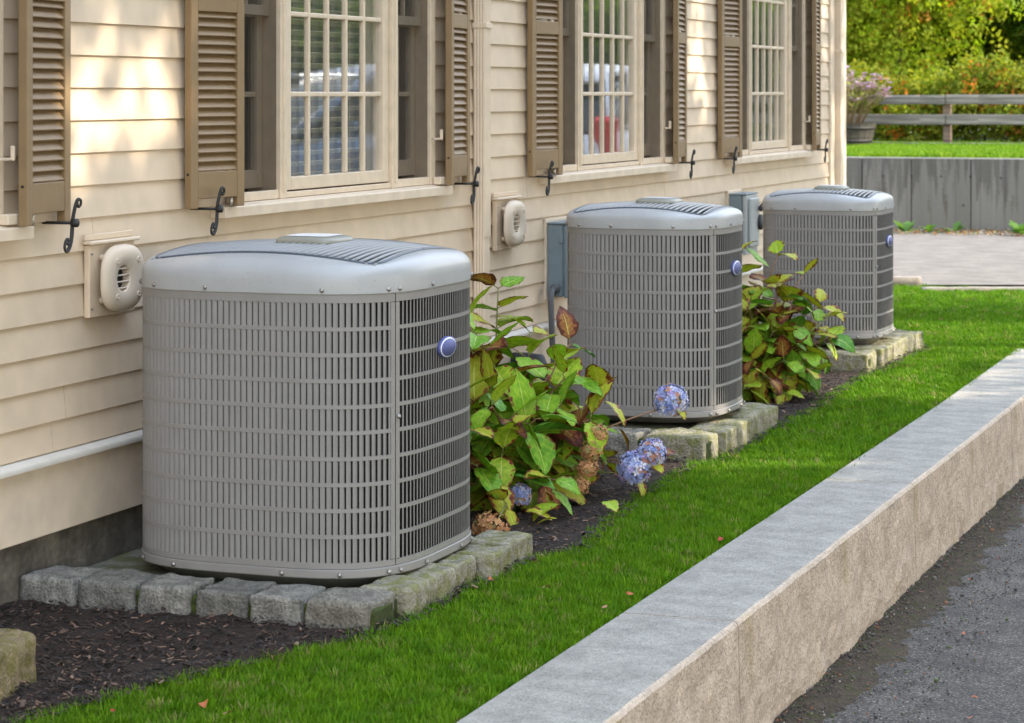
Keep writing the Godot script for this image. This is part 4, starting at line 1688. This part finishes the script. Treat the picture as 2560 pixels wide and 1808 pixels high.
func make_hydrangeas() -> void:
	make_leaf_shapes()
	var b := base("hydrangea", Vector3(0.66, 0.0, -9.1))
	tag(b, "hydrangea with blue and dried brown flower heads between nearest and middle units", "hydrangea", "hydrangea bushes")
	var root := b.position
	var tips := [[0.60, 0.80, -9.25, 6, 0.16], [0.84, 0.56, -9.45, 5, 0.16], [0.99, 0.48, -8.95, 5, 0.17], [1.10, 0.40, -9.05, 5, 0.17], [0.98, 0.36, -8.65, 5, 0.18], [0.80, 0.45, -8.65, 4, 0.17], [0.90, 0.16, -8.45, 4, 0.16], [0.92, 0.52, -9.05, 5, 0.17], [0.46, 0.66, -9.2, 4, 0.16], [0.62, 0.58, -8.9, 5, 0.17], [0.80, 0.34, -8.4, 4, 0.16], [0.96, 0.30, -9.3, 4, 0.16], [0.72, 0.62, -9.3, 4, 0.15], [1.05, 0.14, -8.62, 3, 0.15], [0.70, 0.66, -8.75, 6, 0.17], [0.66, 0.50, -8.55, 5, 0.17], [0.56, 0.70, -9.0, 6, 0.16], [0.86, 0.42, -8.5, 5, 0.17], [0.88, 0.24, -8.55, 4, 0.17]]
	for t in tips:
		var from := root + Vector3(rnd(-0.10, 0.16), 0.0, rnd(-0.12, 0.2))
		shoot(b, from, Vector3(t[0], t[1], t[2]), t[3] + 1, t[4], 0.30)
		if t[1] < 0.5:
			shoot(b, from + Vector3(0.03, 0, 0.03), Vector3(t[0] + rnd(-0.16, 0.02), t[1] * rnd(0.6, 0.9), t[2] + rnd(-0.15, 0.15)), 3, t[4], 0.18, 0.5)
	for f in [[1.32, 0.365, -9.30, 0.066, 0], [1.20, 0.105, -9.18, 0.066, 0], [1.265, 0.165, -9.22, 0.058, 0], [0.955, 0.085, -8.55, 0.042, 0], [1.035, 0.050, -8.02, 0.058, 1], [1.13, 0.215, -8.86, 0.040, 1], [1.145, 0.275, -8.90, 0.036, 1], [1.12, 0.15, -8.84, 0.040, 1], [1.10, 0.085, -8.82, 0.034, 1]]:
		var p := Vector3(f[0], f[1], f[2])
		flower_head(b, p, f[3], f[4])
		if f[3] > 0.05:
			shoot(b, root + Vector3(rnd(0.0, 0.2), 0.02, rnd(-0.1, 0.1)), p + Vector3(0, -f[3] * 0.3, 0), 2 if f[4] == 0 else 1, 0.10, 0.8, 0.72)
	var c := base("hydrangea", Vector3(0.80, 0.0, -12.45))
	tag(c, "reddening hydrangea without flowers between the middle and farthest units", "hydrangea", "hydrangea bushes")
	root = c.position
	for t in [[0.72, 0.72, -12.5, 5, 0.15], [0.90, 0.72, -12.7, 6, 0.15], [1.04, 0.62, -12.7, 5, 0.16], [1.18, 0.40, -12.7, 5, 0.16], [1.22, 0.31, -12.55, 5, 0.15], [1.16, 0.16, -12.35, 4, 0.14], [1.05, 0.05, -12.2, 4, 0.13], [0.90, 0.22, -12.2, 4, 0.15], [1.04, 0.48, -12.45, 5, 0.15], [0.86, 0.50, -12.25, 5, 0.16], [0.98, 0.36, -12.3, 4, 0.15], [1.10, 0.28, -12.4, 4, 0.15], [0.70, 0.60, -12.3, 4, 0.16], [0.95, 0.58, -12.5, 5, 0.15], [1.00, 0.14, -12.1, 4, 0.13], [0.78, 0.34, -12.15, 4, 0.15], [1.12, 0.46, -12.75, 4, 0.15], [0.88, 0.08, -12.0, 3, 0.12]]:
		shoot(c, root + Vector3(rnd(-0.10, 0.12), 0.0, rnd(-0.12, 0.12)), Vector3(t[0], t[1], t[2]), t[3] + 1, t[4], 0.45)
		shoot(c, root + Vector3(rnd(-0.10, 0.12), 0.0, rnd(-0.12, 0.12)), Vector3(t[0] + rnd(-0.12, 0.0), t[1] * rnd(0.6, 0.95), t[2] + rnd(-0.12, 0.12)), 3, t[4], 0.36, 0.5)


# ------------------------------------------------------------------ the far end of the yard
func make_far_end() -> void:
	# kerb stones along the end of the lawn
	var turn := Basis(Vector3.UP, deg_to_rad(20.4))
	for q in [[Vector3(0.02, -0.03, -20.06), Vector3(0.50, 0.19, 0.16), "raised end stone of the pale kerb behind the farthest unit"], [Vector3(1.23, -0.06, -19.98), Vector3(1.86, 0.15, 0.14), "long low kerb stone along the far edge of the lawn"]]:
		var st := begin(true)
		rough_block(st, q[0], q[1], 0.012, 0.004, 5, 5, turn)
		tag(obj("kerb_stone", st, M.kerb), q[2], "kerb stone")
	# cast concrete retaining wall
	M.cast = mat(lin(0.56, 0.54, 0.49), 0.9, T.cast, 1.0, T.rough, 0.3)
	M.cast.uv1_scale = Vector3(0.25, 1.19, 0.25)
	var w := base("concrete_retaining_wall")
	tag(w, "stained grey concrete retaining wall below the fenced bank", "retaining wall")
	var cut := [-9.0, -5.2, -1.960, -1.374, -0.682, 1.9, 4.6]
	for i in cut.size() - 1:
		box_obj("panel", Vector3(cut[i] + 0.004, -0.3, -28.40), Vector3(cut[i + 1] - 0.004, 0.84, -28.10 + rnd(-0.003, 0.003)), M.cast, w, 0.008)
	for q in [[-1.713, 0.63], [-1.374, 0.634], [-1.028, 0.628], [-0.69, 0.632], [-0.341, 0.623], [-0.773, 0.298], [0.1, 0.62]]:
		var st := begin(true)
		cyl(st, Vector3(q[0], q[1], -28.12), Vector3(q[0], q[1], -28.094), 0.012, 10)
		obj("tie_hole", st, M.dark, w)
	# weeds and fallen leaves along its foot
	for q in [[-1.30, -27.35, 0.30], [-1.08, -27.62, 0.2], [-0.80, -27.62, 0.24], [0.0, -27.35, 0.34], [0.35, -27.5, 0.3]]:
		var weed := base("weed", Vector3(q[0], 0, q[1]))
		tag(weed, ["bright green weed at the foot of the concrete wall, nearest the farthest unit", "small weed second from the house along the foot of the concrete wall", "thin weed third from the house along the foot of the concrete wall", "tall green weed at the wall's foot by the right edge of the photo", "weed at the wall's foot just past the right edge"][[-1.30, -1.08, -0.80, 0.0, 0.35].find(q[0])], "weed", "weeds along the concrete wall")
		for i in 12:
			var a := rnd(0, TAU)
			var d := Vector3(cos(a), rnd(0.3, 1.6), sin(a)).normalized()
			var st := begin(true)
			var L: float = q[2] * rnd(0.5, 1.0)
			var side := d.cross(Vector3.UP).normalized() * L * 0.2
			var m := d * L * 0.55
			var e := d * L - Vector3(0, L * 0.22, 0)
			for t in [[Vector3.ZERO, m - side, m + side], [m - side, e, m + side]]:
				for v in t:
					st.set_color(Color(0.10, 0.20, 0.04) * rnd(0.8, 1.3))
					st.add_vertex(v)
			obj("leaf", st, M.foliage, weed)
	var places := []
	var colors := []
	for i in 2600:
		var s := rnd(0.02, 0.055)
		places.append(Transform3D(Basis.from_euler(Vector3(rnd(-0.5, 0.5), rnd(0, TAU), rnd(-0.5, 0.5))) * s, Vector3(rnd(-4.0, 3.0), rnd(0.004, 0.03), -28.06 + pow(rng.randf(), 1.5) * 0.95)))
		var q := rng.randf()
		colors.append(Color(0.32, 0.15, 0.07) if q < 0.4 else (Color(0.42, 0.36, 0.30) if q < 0.75 else (Color(0.14, 0.11, 0.08) if q < 0.9 else Color(0.16, 0.24, 0.05))))
	tag(many("leaf_litter", litter_leaf(), places, colors), "strip of fallen leaves and pebbles along the foot of the concrete wall", "leaf litter")
	# rail fence on the bank
	var f := base("rail_fence", Vector3(0, 0.83, -34.5))
	tag(f, "weathered grey two-rail timber fence on the grassy bank", "fence")
	var px := [-6.92, -4.52, -2.12, 0.28, 2.68, 5.08]
	for i in px.size():
		box_obj("post", Vector3(px[i] - 0.055, -0.2, -0.13), Vector3(px[i] + 0.055, 0.70, -0.03), M.post, f, 0.006)
		if i:
			for y in [[0.60, 0.738], [0.314, 0.465]]:
				box_obj("rail", Vector3(px[i - 1] + 0.004 - (0.01), y[0] + rnd(-0.006, 0.006), -0.028), Vector3(px[i] - 0.006 - 0.01, y[1] + rnd(-0.006, 0.006), 0.022 + rnd(-0.004, 0.004)), M.timber, f, 0.008)
			box_obj("ground_board", Vector3(px[i - 1], -0.05, 0.03), Vector3(px[i] - 0.006, 0.062, 0.075), M.timber, f, 0.006)
	# half barrel with asters
	var bar := base("barrel_planter", Vector3(-3.42, 0.83, -33.75))
	tag(bar, "dark half-barrel planter on the bank beside the house corner", "planter")
	var ns := 22
	for i in ns:
		var st := begin()
		var r0 := []
		var r1 := []
		var a0 := TAU * i / ns + 0.006
		var a1 := TAU * (i + 1) / ns - 0.006
		for e in [[a0, 0.0], [a1, 0.0], [a1, -0.03], [a0, -0.03]]:
			r0.append(Vector3(cos(e[0]), 0, sin(e[0])) * (0.36 + e[1]))
			r1.append(Vector3(cos(e[0]), 0, sin(e[0])) * (0.44 + e[1]) + Vector3(0, 0.34, 0))
		loft(st, [r0, r1], true, true, true, true)
		obj("stave", st, M.barrel, bar)
	for y in [0.07, 0.25]:
		var st := begin(true)
		var rings := []
		for e in [[0.0, 0.0], [0.006, 0.004], [0.006, 0.036], [0.0, 0.04]]:
			var ring := []
			for i in 40:
				var rr: float = 0.361 + 0.08 * (y + e[1]) / 0.34 + e[0]
				ring.append(Vector3(cos(TAU * i / 40) * rr, y + e[1], sin(TAU * i / 40) * rr))
			rings.append(ring)
		loft(st, rings, true, false, false, true)
		obj("hoop", st, M.iron, bar)
	var so := begin(true)
	cyl(so, Vector3(0, 0.2, 0), Vector3(0, 0.30, 0), 0.40, 24)
	obj("soil", so, M.soil, bar)
	var plant := base("aster", Vector3(-3.42, 1.13, -33.75))
	tag(plant, "bushy aster with pink-lilac flowers growing in the barrel planter", "flower")
	var bl := begin(true)
	var lf := begin(true)
	for i in 95:
		var a := rnd(0, TAU)
		var lean := sqrt(rng.randf()) * 0.62
		var H := rnd(0.40, 0.86) * (1.0 - lean * 0.35)
		var tip := Vector3(cos(a) * lean, H, sin(a) * lean * 0.7)
		var root := Vector3(cos(a) * lean * 0.35, 0, sin(a) * lean * 0.35)
		var st := begin(true)
		var mid := root.lerp(tip, 0.5) + Vector3(0, 0.08, 0)
		tube(st, [root, mid, tip], [0.006, 0.005, 0.003], 5)
		obj("stem", st, M.tan if M.has("tan") else M.stem, plant)
		for k in 9:
			var p := root.lerp(tip, rnd(0.35, 0.97)) + Vector3(rnd(-0.03, 0.03), 0.04, rnd(-0.03, 0.03))
			var d := Vector3(rnd(-1, 1), rnd(-0.2, 0.9), rnd(-1, 1)).normalized() * 0.10
			var s := d.cross(Vector3.UP).normalized() * 0.022
			for v in [p, p + d * 0.5 + s, p + d, p, p + d, p + d * 0.5 - s]:
				lf.set_color(Color(0.20, 0.26, 0.05).lerp(Color(0.30, 0.30, 0.08), float(k) / 9))
				lf.add_vertex(v)
		for k in 3:
			var p := tip + Vector3(rnd(-0.05, 0.05), rnd(-0.05, 0.03), rnd(-0.05, 0.05))
			var col := Color(0.50, 0.25, 0.52).lerp(Color(0.66, 0.42, 0.62), rng.randf())
			for m in 8:
				var t := TAU * m / 8
				var e := Vector3(cos(t), rnd(0.0, 0.5), sin(t)) * 0.036
				var s := Vector3(-sin(t), 0, cos(t)) * 0.015
				for v in [p, p + e + s, p + e - s]:
					bl.set_color(col)
					bl.add_vertex(v)
	obj("leaves", lf, M.foliage, plant).set_meta("kind", "stuff")
	obj("blossoms", bl, M.petal, plant).set_meta("kind", "stuff")


func litter_leaf() -> ArrayMesh:
	var st := begin(true)
	var ring := []
	for i in 9:
		var a := TAU * i / 9
		var r := 0.5 * (1.0 + 0.35 * cos(a * 3.0))
		ring.append(Vector3(cos(a) * r, 0.22 * sin(a * 2.0) * r + 0.10 * r, sin(a) * r * 0.7))
	for i in 9:
		for v in [Vector3.ZERO, ring[i], ring[(i + 1) % 9]]:
			st.set_color(Color.WHITE)
			st.add_vertex(v)
	return finish(st, M.foliage)


# ------------------------------------------------------------------ trees
# Where the photograph shows sun through the trees: on the wall (s along it, y) and on the lawn (x, z).
const WALL_GAPS := [
	[Vector2(7.07, 1.82), Vector2(7.13, 1.72), Vector2(7.32, 1.635), Vector2(7.50, 1.635), Vector2(7.63, 1.70), Vector2(7.58, 1.59), Vector2(7.50, 1.49), Vector2(7.34, 1.41), Vector2(7.165, 1.49), Vector2(6.97, 1.52), Vector2(6.85, 1.48), Vector2(6.84, 1.54), Vector2(6.885, 1.62), Vector2(6.97, 1.72)],
]
const WALL_SLITS := [
	[Vector2(14.22, 2.2), Vector2(14.36, 2.2), Vector2(14.40, 1.36), Vector2(14.30, 1.36)],
]
const LAWN_GAPS := [
	[Vector2(0.80, -16.65), Vector2(1.60, -16.85), Vector2(1.62, -16.45), Vector2(0.9, -16.2)],
	[Vector2(1.0, -15.75), Vector2(1.6, -15.85), Vector2(1.7, -14.95), Vector2(1.2, -14.8)],
	[Vector2(1.12, -14.33), Vector2(1.52, -14.45), Vector2(1.62, -13.9), Vector2(1.26, -13.8)],
	[Vector2(1.05, -13.25), Vector2(1.5, -13.40), Vector2(1.62, -12.8), Vector2(1.22, -12.65)],
	[Vector2(1.0, -10.6), Vector2(1.32, -10.72), Vector2(1.5, -10.1), Vector2(1.2, -9.95)],
	[Vector2(-1.0, -18.6), Vector2(2.5, -19.6), Vector2(2.5, -22.5), Vector2(-1.0, -22.5)],
]


func near_poly(p: Vector2, poly: Array, margin: float) -> bool:
	var packed := PackedVector2Array(poly)
	if Geometry2D.is_point_in_polygon(p, packed):
		return true
	for i in poly.size():
		if p.distance_to(Geometry2D.get_closest_point_to_segment(p, poly[i], poly[(i + 1) % poly.size()])) < margin:
			return true
	return false


func blocks_gap(p: Vector3) -> bool:
	var d := TO_SUN.normalized()
	var t := p.x / d.x
	var hit := p - d * t
	if hit.y > 0.0:
		if hit.y > 3.0:
			return false
		var q := Vector2(-hit.z, hit.y)
		for g in WALL_GAPS:
			if near_poly(q, g, 0.25):
				return true
		for g in WALL_SLITS:
			if near_poly(q, g, 0.27):
				return true
		return false
	t = p.y / d.y
	hit = p - d * t
	for g in LAWN_GAPS:
		# measured across the rays, which slant over the ground
		var flat := []
		for v in g:
			flat.append(Vector2(v.x * 0.53, v.y))
		if near_poly(Vector2(hit.x * 0.53, hit.z), flat, 0.42):
			return true
	return false


var spray_cache := {}


func spray(size: float) -> ArrayMesh:
	if spray_cache.has(size):
		return spray_cache[size]
	var st := begin(true)
	for i in 11:
		var p := Vector3(rnd(-1, 1), rnd(-0.7, 0.7), rnd(-1, 1)) * size * 1.5
		var d := Vector3(rnd(-1, 1), rnd(-0.8, 0.5), rnd(-1, 1)).normalized() * size * rnd(0.8, 1.2)
		var s := d.cross(Vector3(rnd(-0.4, 0.4), 1, rnd(-0.4, 0.4))).normalized() * size * 0.31
		var sag := Vector3(0, -size * 0.1, 0)
		var c := Color.WHITE * rnd(0.75, 1.15)
		for v in [p, p + d * 0.5 + s, p + d + sag, p, p + d + sag, p + d * 0.5 - s]:
			st.set_color(c)
			st.add_vertex(v)
	spray_cache[size] = finish(st, M.foliage)
	return spray_cache[size]


func tree(called: String, label: String, category: String, group: String, foot: Vector3, height: float, r: Vector3, n: int, leaf: float, colors: Array, trunk_r: float, gaps := false, lean := Vector3.ZERO) -> void:
	var o := base(called, foot)
	tag(o, label, category, group)
	var mid := Vector3(lean.x, height - r.y, lean.z)
	var clumps := []
	for i in 46:
		var d := Vector3(rnd(-1, 1), rnd(-1, 1), rnd(-1, 1))
		while d.length() > 1.0:
			d = Vector3(rnd(-1, 1), rnd(-1, 1), rnd(-1, 1))
		clumps.append(mid + d * r * 0.92)
	if trunk_r > 0.0:
		var pts := []
		var rad := []
		for i in 9:
			var t := i / 8.0
			pts.append(Vector3(lean.x * t * t + sin(t * 5.0 + foot.x) * trunk_r * 1.2, -0.1 + (height * 0.86) * t, lean.z * t * t + cos(t * 4.0 + foot.z) * trunk_r))
			rad.append(trunk_r * (1.0 - 0.8 * t) * (1.25 if i == 0 else 1.0))
		var st := begin(true)
		tube(st, pts, rad, 9)
		obj("trunk", st, M.bark, o)
		for i in 12:
			var a: Vector3 = pts[3 + i % 5]
			var b: Vector3 = clumps[i * 3]
			st = begin(true)
			tube(st, [a, a.lerp(b, 0.5) + Vector3(0, 0.12 * r.y, 0), b], [trunk_r * 0.42, trunk_r * 0.26, trunk_r * 0.08], 6)
			obj("limb", st, M.bark, o)
	var places := []
	var cols := []
	var tries := 0
	while places.size() < n and tries < n * 4:
		tries += 1
		var p: Vector3
		if rng.randf() < 0.72:
			var c: Vector3 = clumps[rng.randi() % clumps.size()]
			p = c + Vector3(rng.randfn(), rng.randfn() * 0.8, rng.randfn()) * r * 0.16
		else:
			var d := Vector3(rnd(-1, 1), rnd(-1, 1), rnd(-1, 1))
			if d.length() > 1.0:
				continue
			p = mid + d * r
		if p.y < 0.05:
			continue
		if gaps and blocks_gap(p + foot):
			continue
		places.append(Transform3D(Basis.from_euler(Vector3(rnd(0, TAU), rnd(0, TAU), rnd(0, TAU))) * rnd(0.75, 1.25), p))
		var c: Color = colors[0].lerp(colors[1], rng.randf())
		if colors.size() > 2 and rng.randf() < 0.09:
			c = colors[2]
		cols.append(c * rnd(0.8, 1.2))
	many("crown", spray(leaf), places, cols, o)


func make_background_trees() -> void:
	var bank := 0.83
	var yg := [Color(0.25, 0.40, 0.015), Color(0.52, 0.56, 0.05), Color(0.55, 0.26, 0.04)]
	var mg := [Color(0.12, 0.24, 0.014), Color(0.30, 0.42, 0.03)]
	var dg := [Color(0.06, 0.14, 0.012), Color(0.14, 0.25, 0.02)]
	var og := [Color(0.14, 0.22, 0.015), Color(0.34, 0.34, 0.03), Color(0.55, 0.20, 0.03)]
	var g := "trees beyond the fence"
	tree("tree", "slender yellow-green tree just beyond the fence, its thin trunk right of the asters", "tree", g, Vector3(-3.45, bank, -38.1), 6.0, Vector3(1.9, 2.7, 1.5), 4200, 0.085, yg, 0.062)
	tree("tree", "dense dark green tree beyond the fence near the right edge of the photo", "tree", g, Vector3(-0.7, bank, -41.2), 5.2, Vector3(1.5, 2.5, 1.4), 4200, 0.10, dg, 0.12)
	tree("tree", "mid-green tree between the yellow-green tree and the dark one", "tree", g, Vector3(-2.5, bank, -41.8), 7.0, Vector3(1.8, 3.2, 1.6), 4200, 0.09, [mg[0], yg[1]], 0.10)
	tree("tree", "yellow-green tree behind the planter, mostly hidden by the house corner", "tree", g, Vector3(-5.3, bank, -39.5), 6.6, Vector3(2.0, 3.0, 1.8), 3600, 0.09, yg, 0.10)
	for q in [[-7.5, -44.0], [-4.2, -45.5], [-1.2, -46.0]]:
		tree("tree", "leafy green tree in the row at the back of the bank", "tree", g, Vector3(q[0], bank, q[1]), rnd(8.0, 9.5), Vector3(2.6, 4.2, 2.2), 3600, 0.13, [mg[0], yg[0]], 0.15)
	for q in [[5.5, -45.5], [9.5, -46.0], [13.5, -45.0], [17.5, -43.5], [21.5, -41.0]]:
		tree("tree", "green tree beyond the parked cars, seen only in the window panes", "tree", "trees behind the parked cars", Vector3(q[0], bank, q[1]), rnd(5.0, 5.8), Vector3(3.0, 2.7, 2.2), 5000, 0.14, mg, 0.18)
	var places_ := ["behind the planter, at the house corner", "left of the slender tree, behind the asters", "at the foot of the slender tree", "just left of the fence post in view", "just right of the fence post in view", "second right of the fence post", "third right of the fence post"]
	var at := -1
	for q in [[-5.2, -41.5, 3.6], [-3.4, -42.6, 3.8], [-1.6, -42.6, 3.6]]:
		tree("shrub", "tall leafy bush under the trees beyond the fence, " + ["behind the planter", "left of the fence post in view", "right of the fence post in view"][[3.6, 3.8].find(q[2]) if q[0] < -3.0 else 2], "shrub", "tall bushes under the trees", Vector3(q[0], bank, q[1]), q[2], Vector3(1.25, q[2] * 0.52, 0.8), 1900, 0.09, [mg[0], yg[1]], 0.04)
	for q in [[4.6, -39.0], [7.4, -38.6], [10.2, -38.2], [13.0, -37.6], [16.0, -37.0]]:
		tree("shrub", "green hedge bush behind the parked cars, seen only in the window panes", "shrub", "bushes behind the parked cars", Vector3(q[0], bank, q[1]), 2.8, Vector3(1.7, 1.45, 1.0), 1600, 0.12, mg, 0.04)
	for q in [[-6.2, -36.6, 1.5], [-4.9, -36.2, 1.35], [-3.7, -36.4, 1.2], [-2.75, -36.1, 1.05], [-1.85, -36.3, 1.3], [-0.95, -36.0, 1.15], [0.0, -36.6, 1.3]]:
		at += 1
		tree("shrub", "green and orange shrub behind the fence, " + places_[at], "shrub", "shrubs behind the rail fence", Vector3(q[0], bank, q[1]), q[2], Vector3(0.75, q[2] * 0.52, 0.6), 620, 0.07, og, 0.025)


func make_shade_trees() -> void:
	for q in [[0.5, 8.6], [-4.6, 8.9], [-9.4, 8.7], [-14.0, 8.9], [-18.2, 8.2]]:
		tree("shade_tree", "tall tree across the driveway, out of the picture, " + ["nearest the camera", "second from the camera", "third from the camera", "fourth from the camera", "farthest from the camera"][[0.5, -4.6, -9.4, -14.0, -18.2].find(q[0])], "tree", "trees along the driveway", Vector3(10.8, -0.42, q[0]), q[1] + 4.4, Vector3(2.9, 5.1, 3.3), 6500, 0.16, [Color(0.06, 0.13, 0.02), Color(0.14, 0.21, 0.03)], 0.2, true)


# ------------------------------------------------------------------ parked cars, seen reflected in the windows
func make_cars() -> void:
	var blue := mat(lin(0.15, 0.22, 0.32), 0.25)
	blue.metallic = 0.4
	blue.clearcoat_enabled = true
	blue.clearcoat = 1.0
	var white := mat(lin(0.72, 0.74, 0.78), 0.3)
	white.clearcoat_enabled = true
	white.clearcoat = 1.0
	M.tyre = mat(lin(0.02, 0.02, 0.02), 0.9)
	M.carglass = mat(lin(0.03, 0.04, 0.045), 0.05)
	M.lamp = mat(lin(0.7, 0.72, 0.75), 0.1)
	M.redlamp = mat(lin(0.55, 0.02, 0.025), 0.15)
	car(Vector3(6.9, 0.0, -24.9), deg_to_rad(30), blue, "light blue car facing the house, seen reflected in the nearest full window")
	car(Vector3(4.85, 0.0, -26.0), deg_to_rad(172), white, "white wagon with red tail lights, seen reflected in the second window")


func car(at: Vector3, yaw: float, body: Material, label: String) -> void:
	var c := base("parked_car", at)
	c.rotation.y = yaw
	c.scale = Vector3.ONE * 1.12
	tag(c, label, "car", "cars parked on the pavement")
	var section := func(z: float, w: float, y0: float, y1: float, n: float) -> Array:
		var ring := []
		for i in 28:
			var p := superellipse(TAU * i / 28, w, (y1 - y0) / 2, n)
			ring.append(Vector3(p.x, (y0 + y1) / 2 + p.z, z))
		return ring
	var st := begin(true)
	loft(st, [section.call(-2.2, 0.70, 0.42, 0.92, 4.0), section.call(-2.12, 0.84, 0.30, 1.05, 4.5), section.call(-1.4, 0.90, 0.24, 1.10, 5.0), section.call(0.2, 0.91, 0.22, 1.08, 5.0), section.call(1.1, 0.90, 0.24, 1.06, 4.5), section.call(1.75, 0.87, 0.28, 0.96, 4.2), section.call(2.12, 0.78, 0.32, 0.84, 4.0), section.call(2.26, 0.60, 0.40, 0.72, 3.5)], true, true, true)
	obj("body", st, body, c)
	st = begin(true)
	loft(st, [section.call(-2.02, 0.72, 0.95, 1.12, 4.0), section.call(-1.72, 0.70, 0.95, 1.56, 4.5), section.call(-0.2, 0.72, 0.95, 1.66, 4.5), section.call(0.45, 0.72, 0.95, 1.58, 4.5), section.call(1.35, 0.76, 0.90, 1.06, 4.0)], true, true, true)
	obj("windows", st, M.carglass, c)
	st = begin(true)
	loft(st, [section.call(-1.85, 0.66, 1.50, 1.58, 3.0), section.call(-1.6, 0.69, 1.54, 1.66, 3.0), section.call(-0.2, 0.70, 1.58, 1.72, 3.0), section.call(0.42, 0.67, 1.53, 1.63, 3.0)], true, true, true)
	obj("roof", st, body, c)
	for s in [-1.0, 1.0]:
		for q in [[[0.40, 1.60], [1.38, 1.05]], [[-1.72, 1.58], [-2.05, 1.08]], [[-0.55, 1.66], [-0.60, 1.05]]]:
			st = begin(true)
			tube(st, [Vector3(s * 0.68, q[0][1], q[0][0]), Vector3(s * 0.78, q[1][1], q[1][0])], 0.055, 8)
			obj("pillar", st, body, c)
		st = begin()
		cbox(st, Vector3(s * 0.66, 0.78, 2.06), Vector3(0.30, 0.13, 0.18), 0.04, Basis(Vector3.UP, s * 0.55))
		obj("headlight", st, M.lamp, c)
		st = begin()
		cbox(st, Vector3(s * 0.74, 0.98, -2.08), Vector3(0.24, 0.46, 0.18), 0.04, Basis(Vector3.UP, s * 0.35))
		obj("tail_light", st, M.redlamp, c)
		st = begin()
		cbox(st, Vector3(s * 0.98, 1.10, 0.85), Vector3(0.16, 0.12, 0.10), 0.03)
		obj("mirror", st, body, c)
		for z in [-1.35, 1.40]:
			var wheel := base("wheel", Vector3(s * 0.80, 0.33, z), c)
			st = begin(true)
			cyl(st, Vector3(-0.11, 0, 0), Vector3(0.11, 0, 0), 0.33, 28)
			obj("tyre", st, M.tyre, wheel)
			st = begin(true)
			cyl(st, Vector3(s * 0.09, 0, 0), Vector3(s * 0.118, 0, 0), 0.21, 20)
			obj("rim", st, M.bolt, wheel)
	st = begin()
	cbox(st, Vector3(0, 0.66, 2.215), Vector3(0.86, 0.20, 0.10), 0.03)
	obj("grille", st, M.dark, c)
	st = begin()
	for y in [0.60, 0.66, 0.72]:
		cbox(st, Vector3(0, y, 2.27), Vector3(0.84, 0.014, 0.02), 0.004)
	obj("grille_bars", st, M.bolt, c)
	st = begin(true)
	var ring := []
	for i in 25:
		ring.append(Vector3(cos(TAU * i / 24) * 0.085, 0.70 + sin(TAU * i / 24) * 0.055, 2.285))
	tube(st, ring, 0.011, 6)
	obj("emblem", st, M.bolt, c)
	st = begin()
	cbox(st, Vector3(0, 0.42, 2.20), Vector3(1.2, 0.16, 0.12), 0.04)
	obj("bumper_intake", st, M.dark, c)


# ------------------------------------------------------------------ blind and fallen leaves
func make_small_things() -> void:
	var bl := base("window_blind", Vector3(-0.10, 1.27, -8.97))
	tag(bl, "slatted pale blind inside the nearest full window", "blind")
	for k in 34:
		var st := begin()
		cbox(st, Vector3(0, k * 0.044, 0), Vector3(0.046, 0.003, 0.96), 0.001, Basis(Vector3.BACK, 0.42))
		obj("slat", st, M.blind, bl)
	for z in [-0.3, 0.3]:
		var st := begin()
		cbox(st, Vector3(0.024, 0.75, z), Vector3(0.002, 1.5, 0.003), 0)
		obj("cord", st, M.blind, bl)
	var m := litter_leaf()
	var lawn := [[0.98, -5.45], [1.155, -5.62], [1.27, -5.53], [1.50, -7.69], [1.28, -7.39], [1.50, -7.31], [1.79, -8.34], [1.78, -7.31], [1.77, -7.09], [1.30, -7.75], [1.22, -8.15]]
	for i in lawn.size():
		var o := put("fallen_leaf", m, self, Transform3D(Basis.from_euler(Vector3(rnd(-0.5, 0.5), rnd(0, TAU), rnd(-0.5, 0.5))) * rnd(0.016, 0.028), Vector3(lawn[i][0], 0.008 + rnd(0.0, 0.012), lawn[i][1])))
		o.material_override = mat([lin(0.30, 0.03, 0.02), lin(0.36, 0.10, 0.03), lin(0.28, 0.16, 0.07)][i % 3], 0.7)
		tag(o, ["small curled red leaf fallen on the near lawn", "small orange-brown leaf fallen on the near lawn", "small dry tan leaf fallen on the near lawn"][i % 3], "leaf", ["red leaves fallen on the lawn", "orange-brown leaves fallen on the lawn", "dry tan leaves fallen on the lawn"][i % 3])
	var road := [[2.54, -9.0], [2.74, -8.06], [2.40, -10.0], [2.26, -12.37], [2.25, -9.69], [2.77, -7.79]]
	for i in road.size():
		var o := put("fallen_leaf", m, self, Transform3D(Basis.from_euler(Vector3(rnd(-0.3, 0.3), rnd(0, TAU), rnd(-0.3, 0.3))) * rnd(0.018, 0.030), Vector3(road[i][0], -0.405, road[i][1])))
		o.material_override = mat(lin(0.40, 0.11, 0.04), 0.7)
		tag(o, "small orange-red leaf on the asphalt, " + ["beside the gravel at mid height of the photo", "second farthest out on the driveway", "just out from the granite wall", "against the granite wall, farthest up", "in the gravel at the wall's foot", "nearest the camera"][i], "leaf", "leaves fallen on the asphalt")
	# yellowing leaves dropped on the mulch under the nearer hydrangea
	for q in [[1.10, -8.55, 0.16, 2], [1.02, -8.42, 0.12, 3], [1.22, -8.75, 0.10, 2], [1.17, -8.35, 0.09, 3]]:
		var o := put("fallen_leaf", leaf_shapes[1], self, Transform3D(Basis(Vector3.UP, rnd(0, TAU)).scaled_local(Vector3.ONE * q[2]), Vector3(q[0], 0.02 + q[2] * 0.25, q[1])))
		o.material_override = M.leaves[q[3]]
		tag(o, "yellow-green hydrangea leaf dropped on the mulch beside the lawn edge", "leaf", "hydrangea leaves dropped on the mulch")
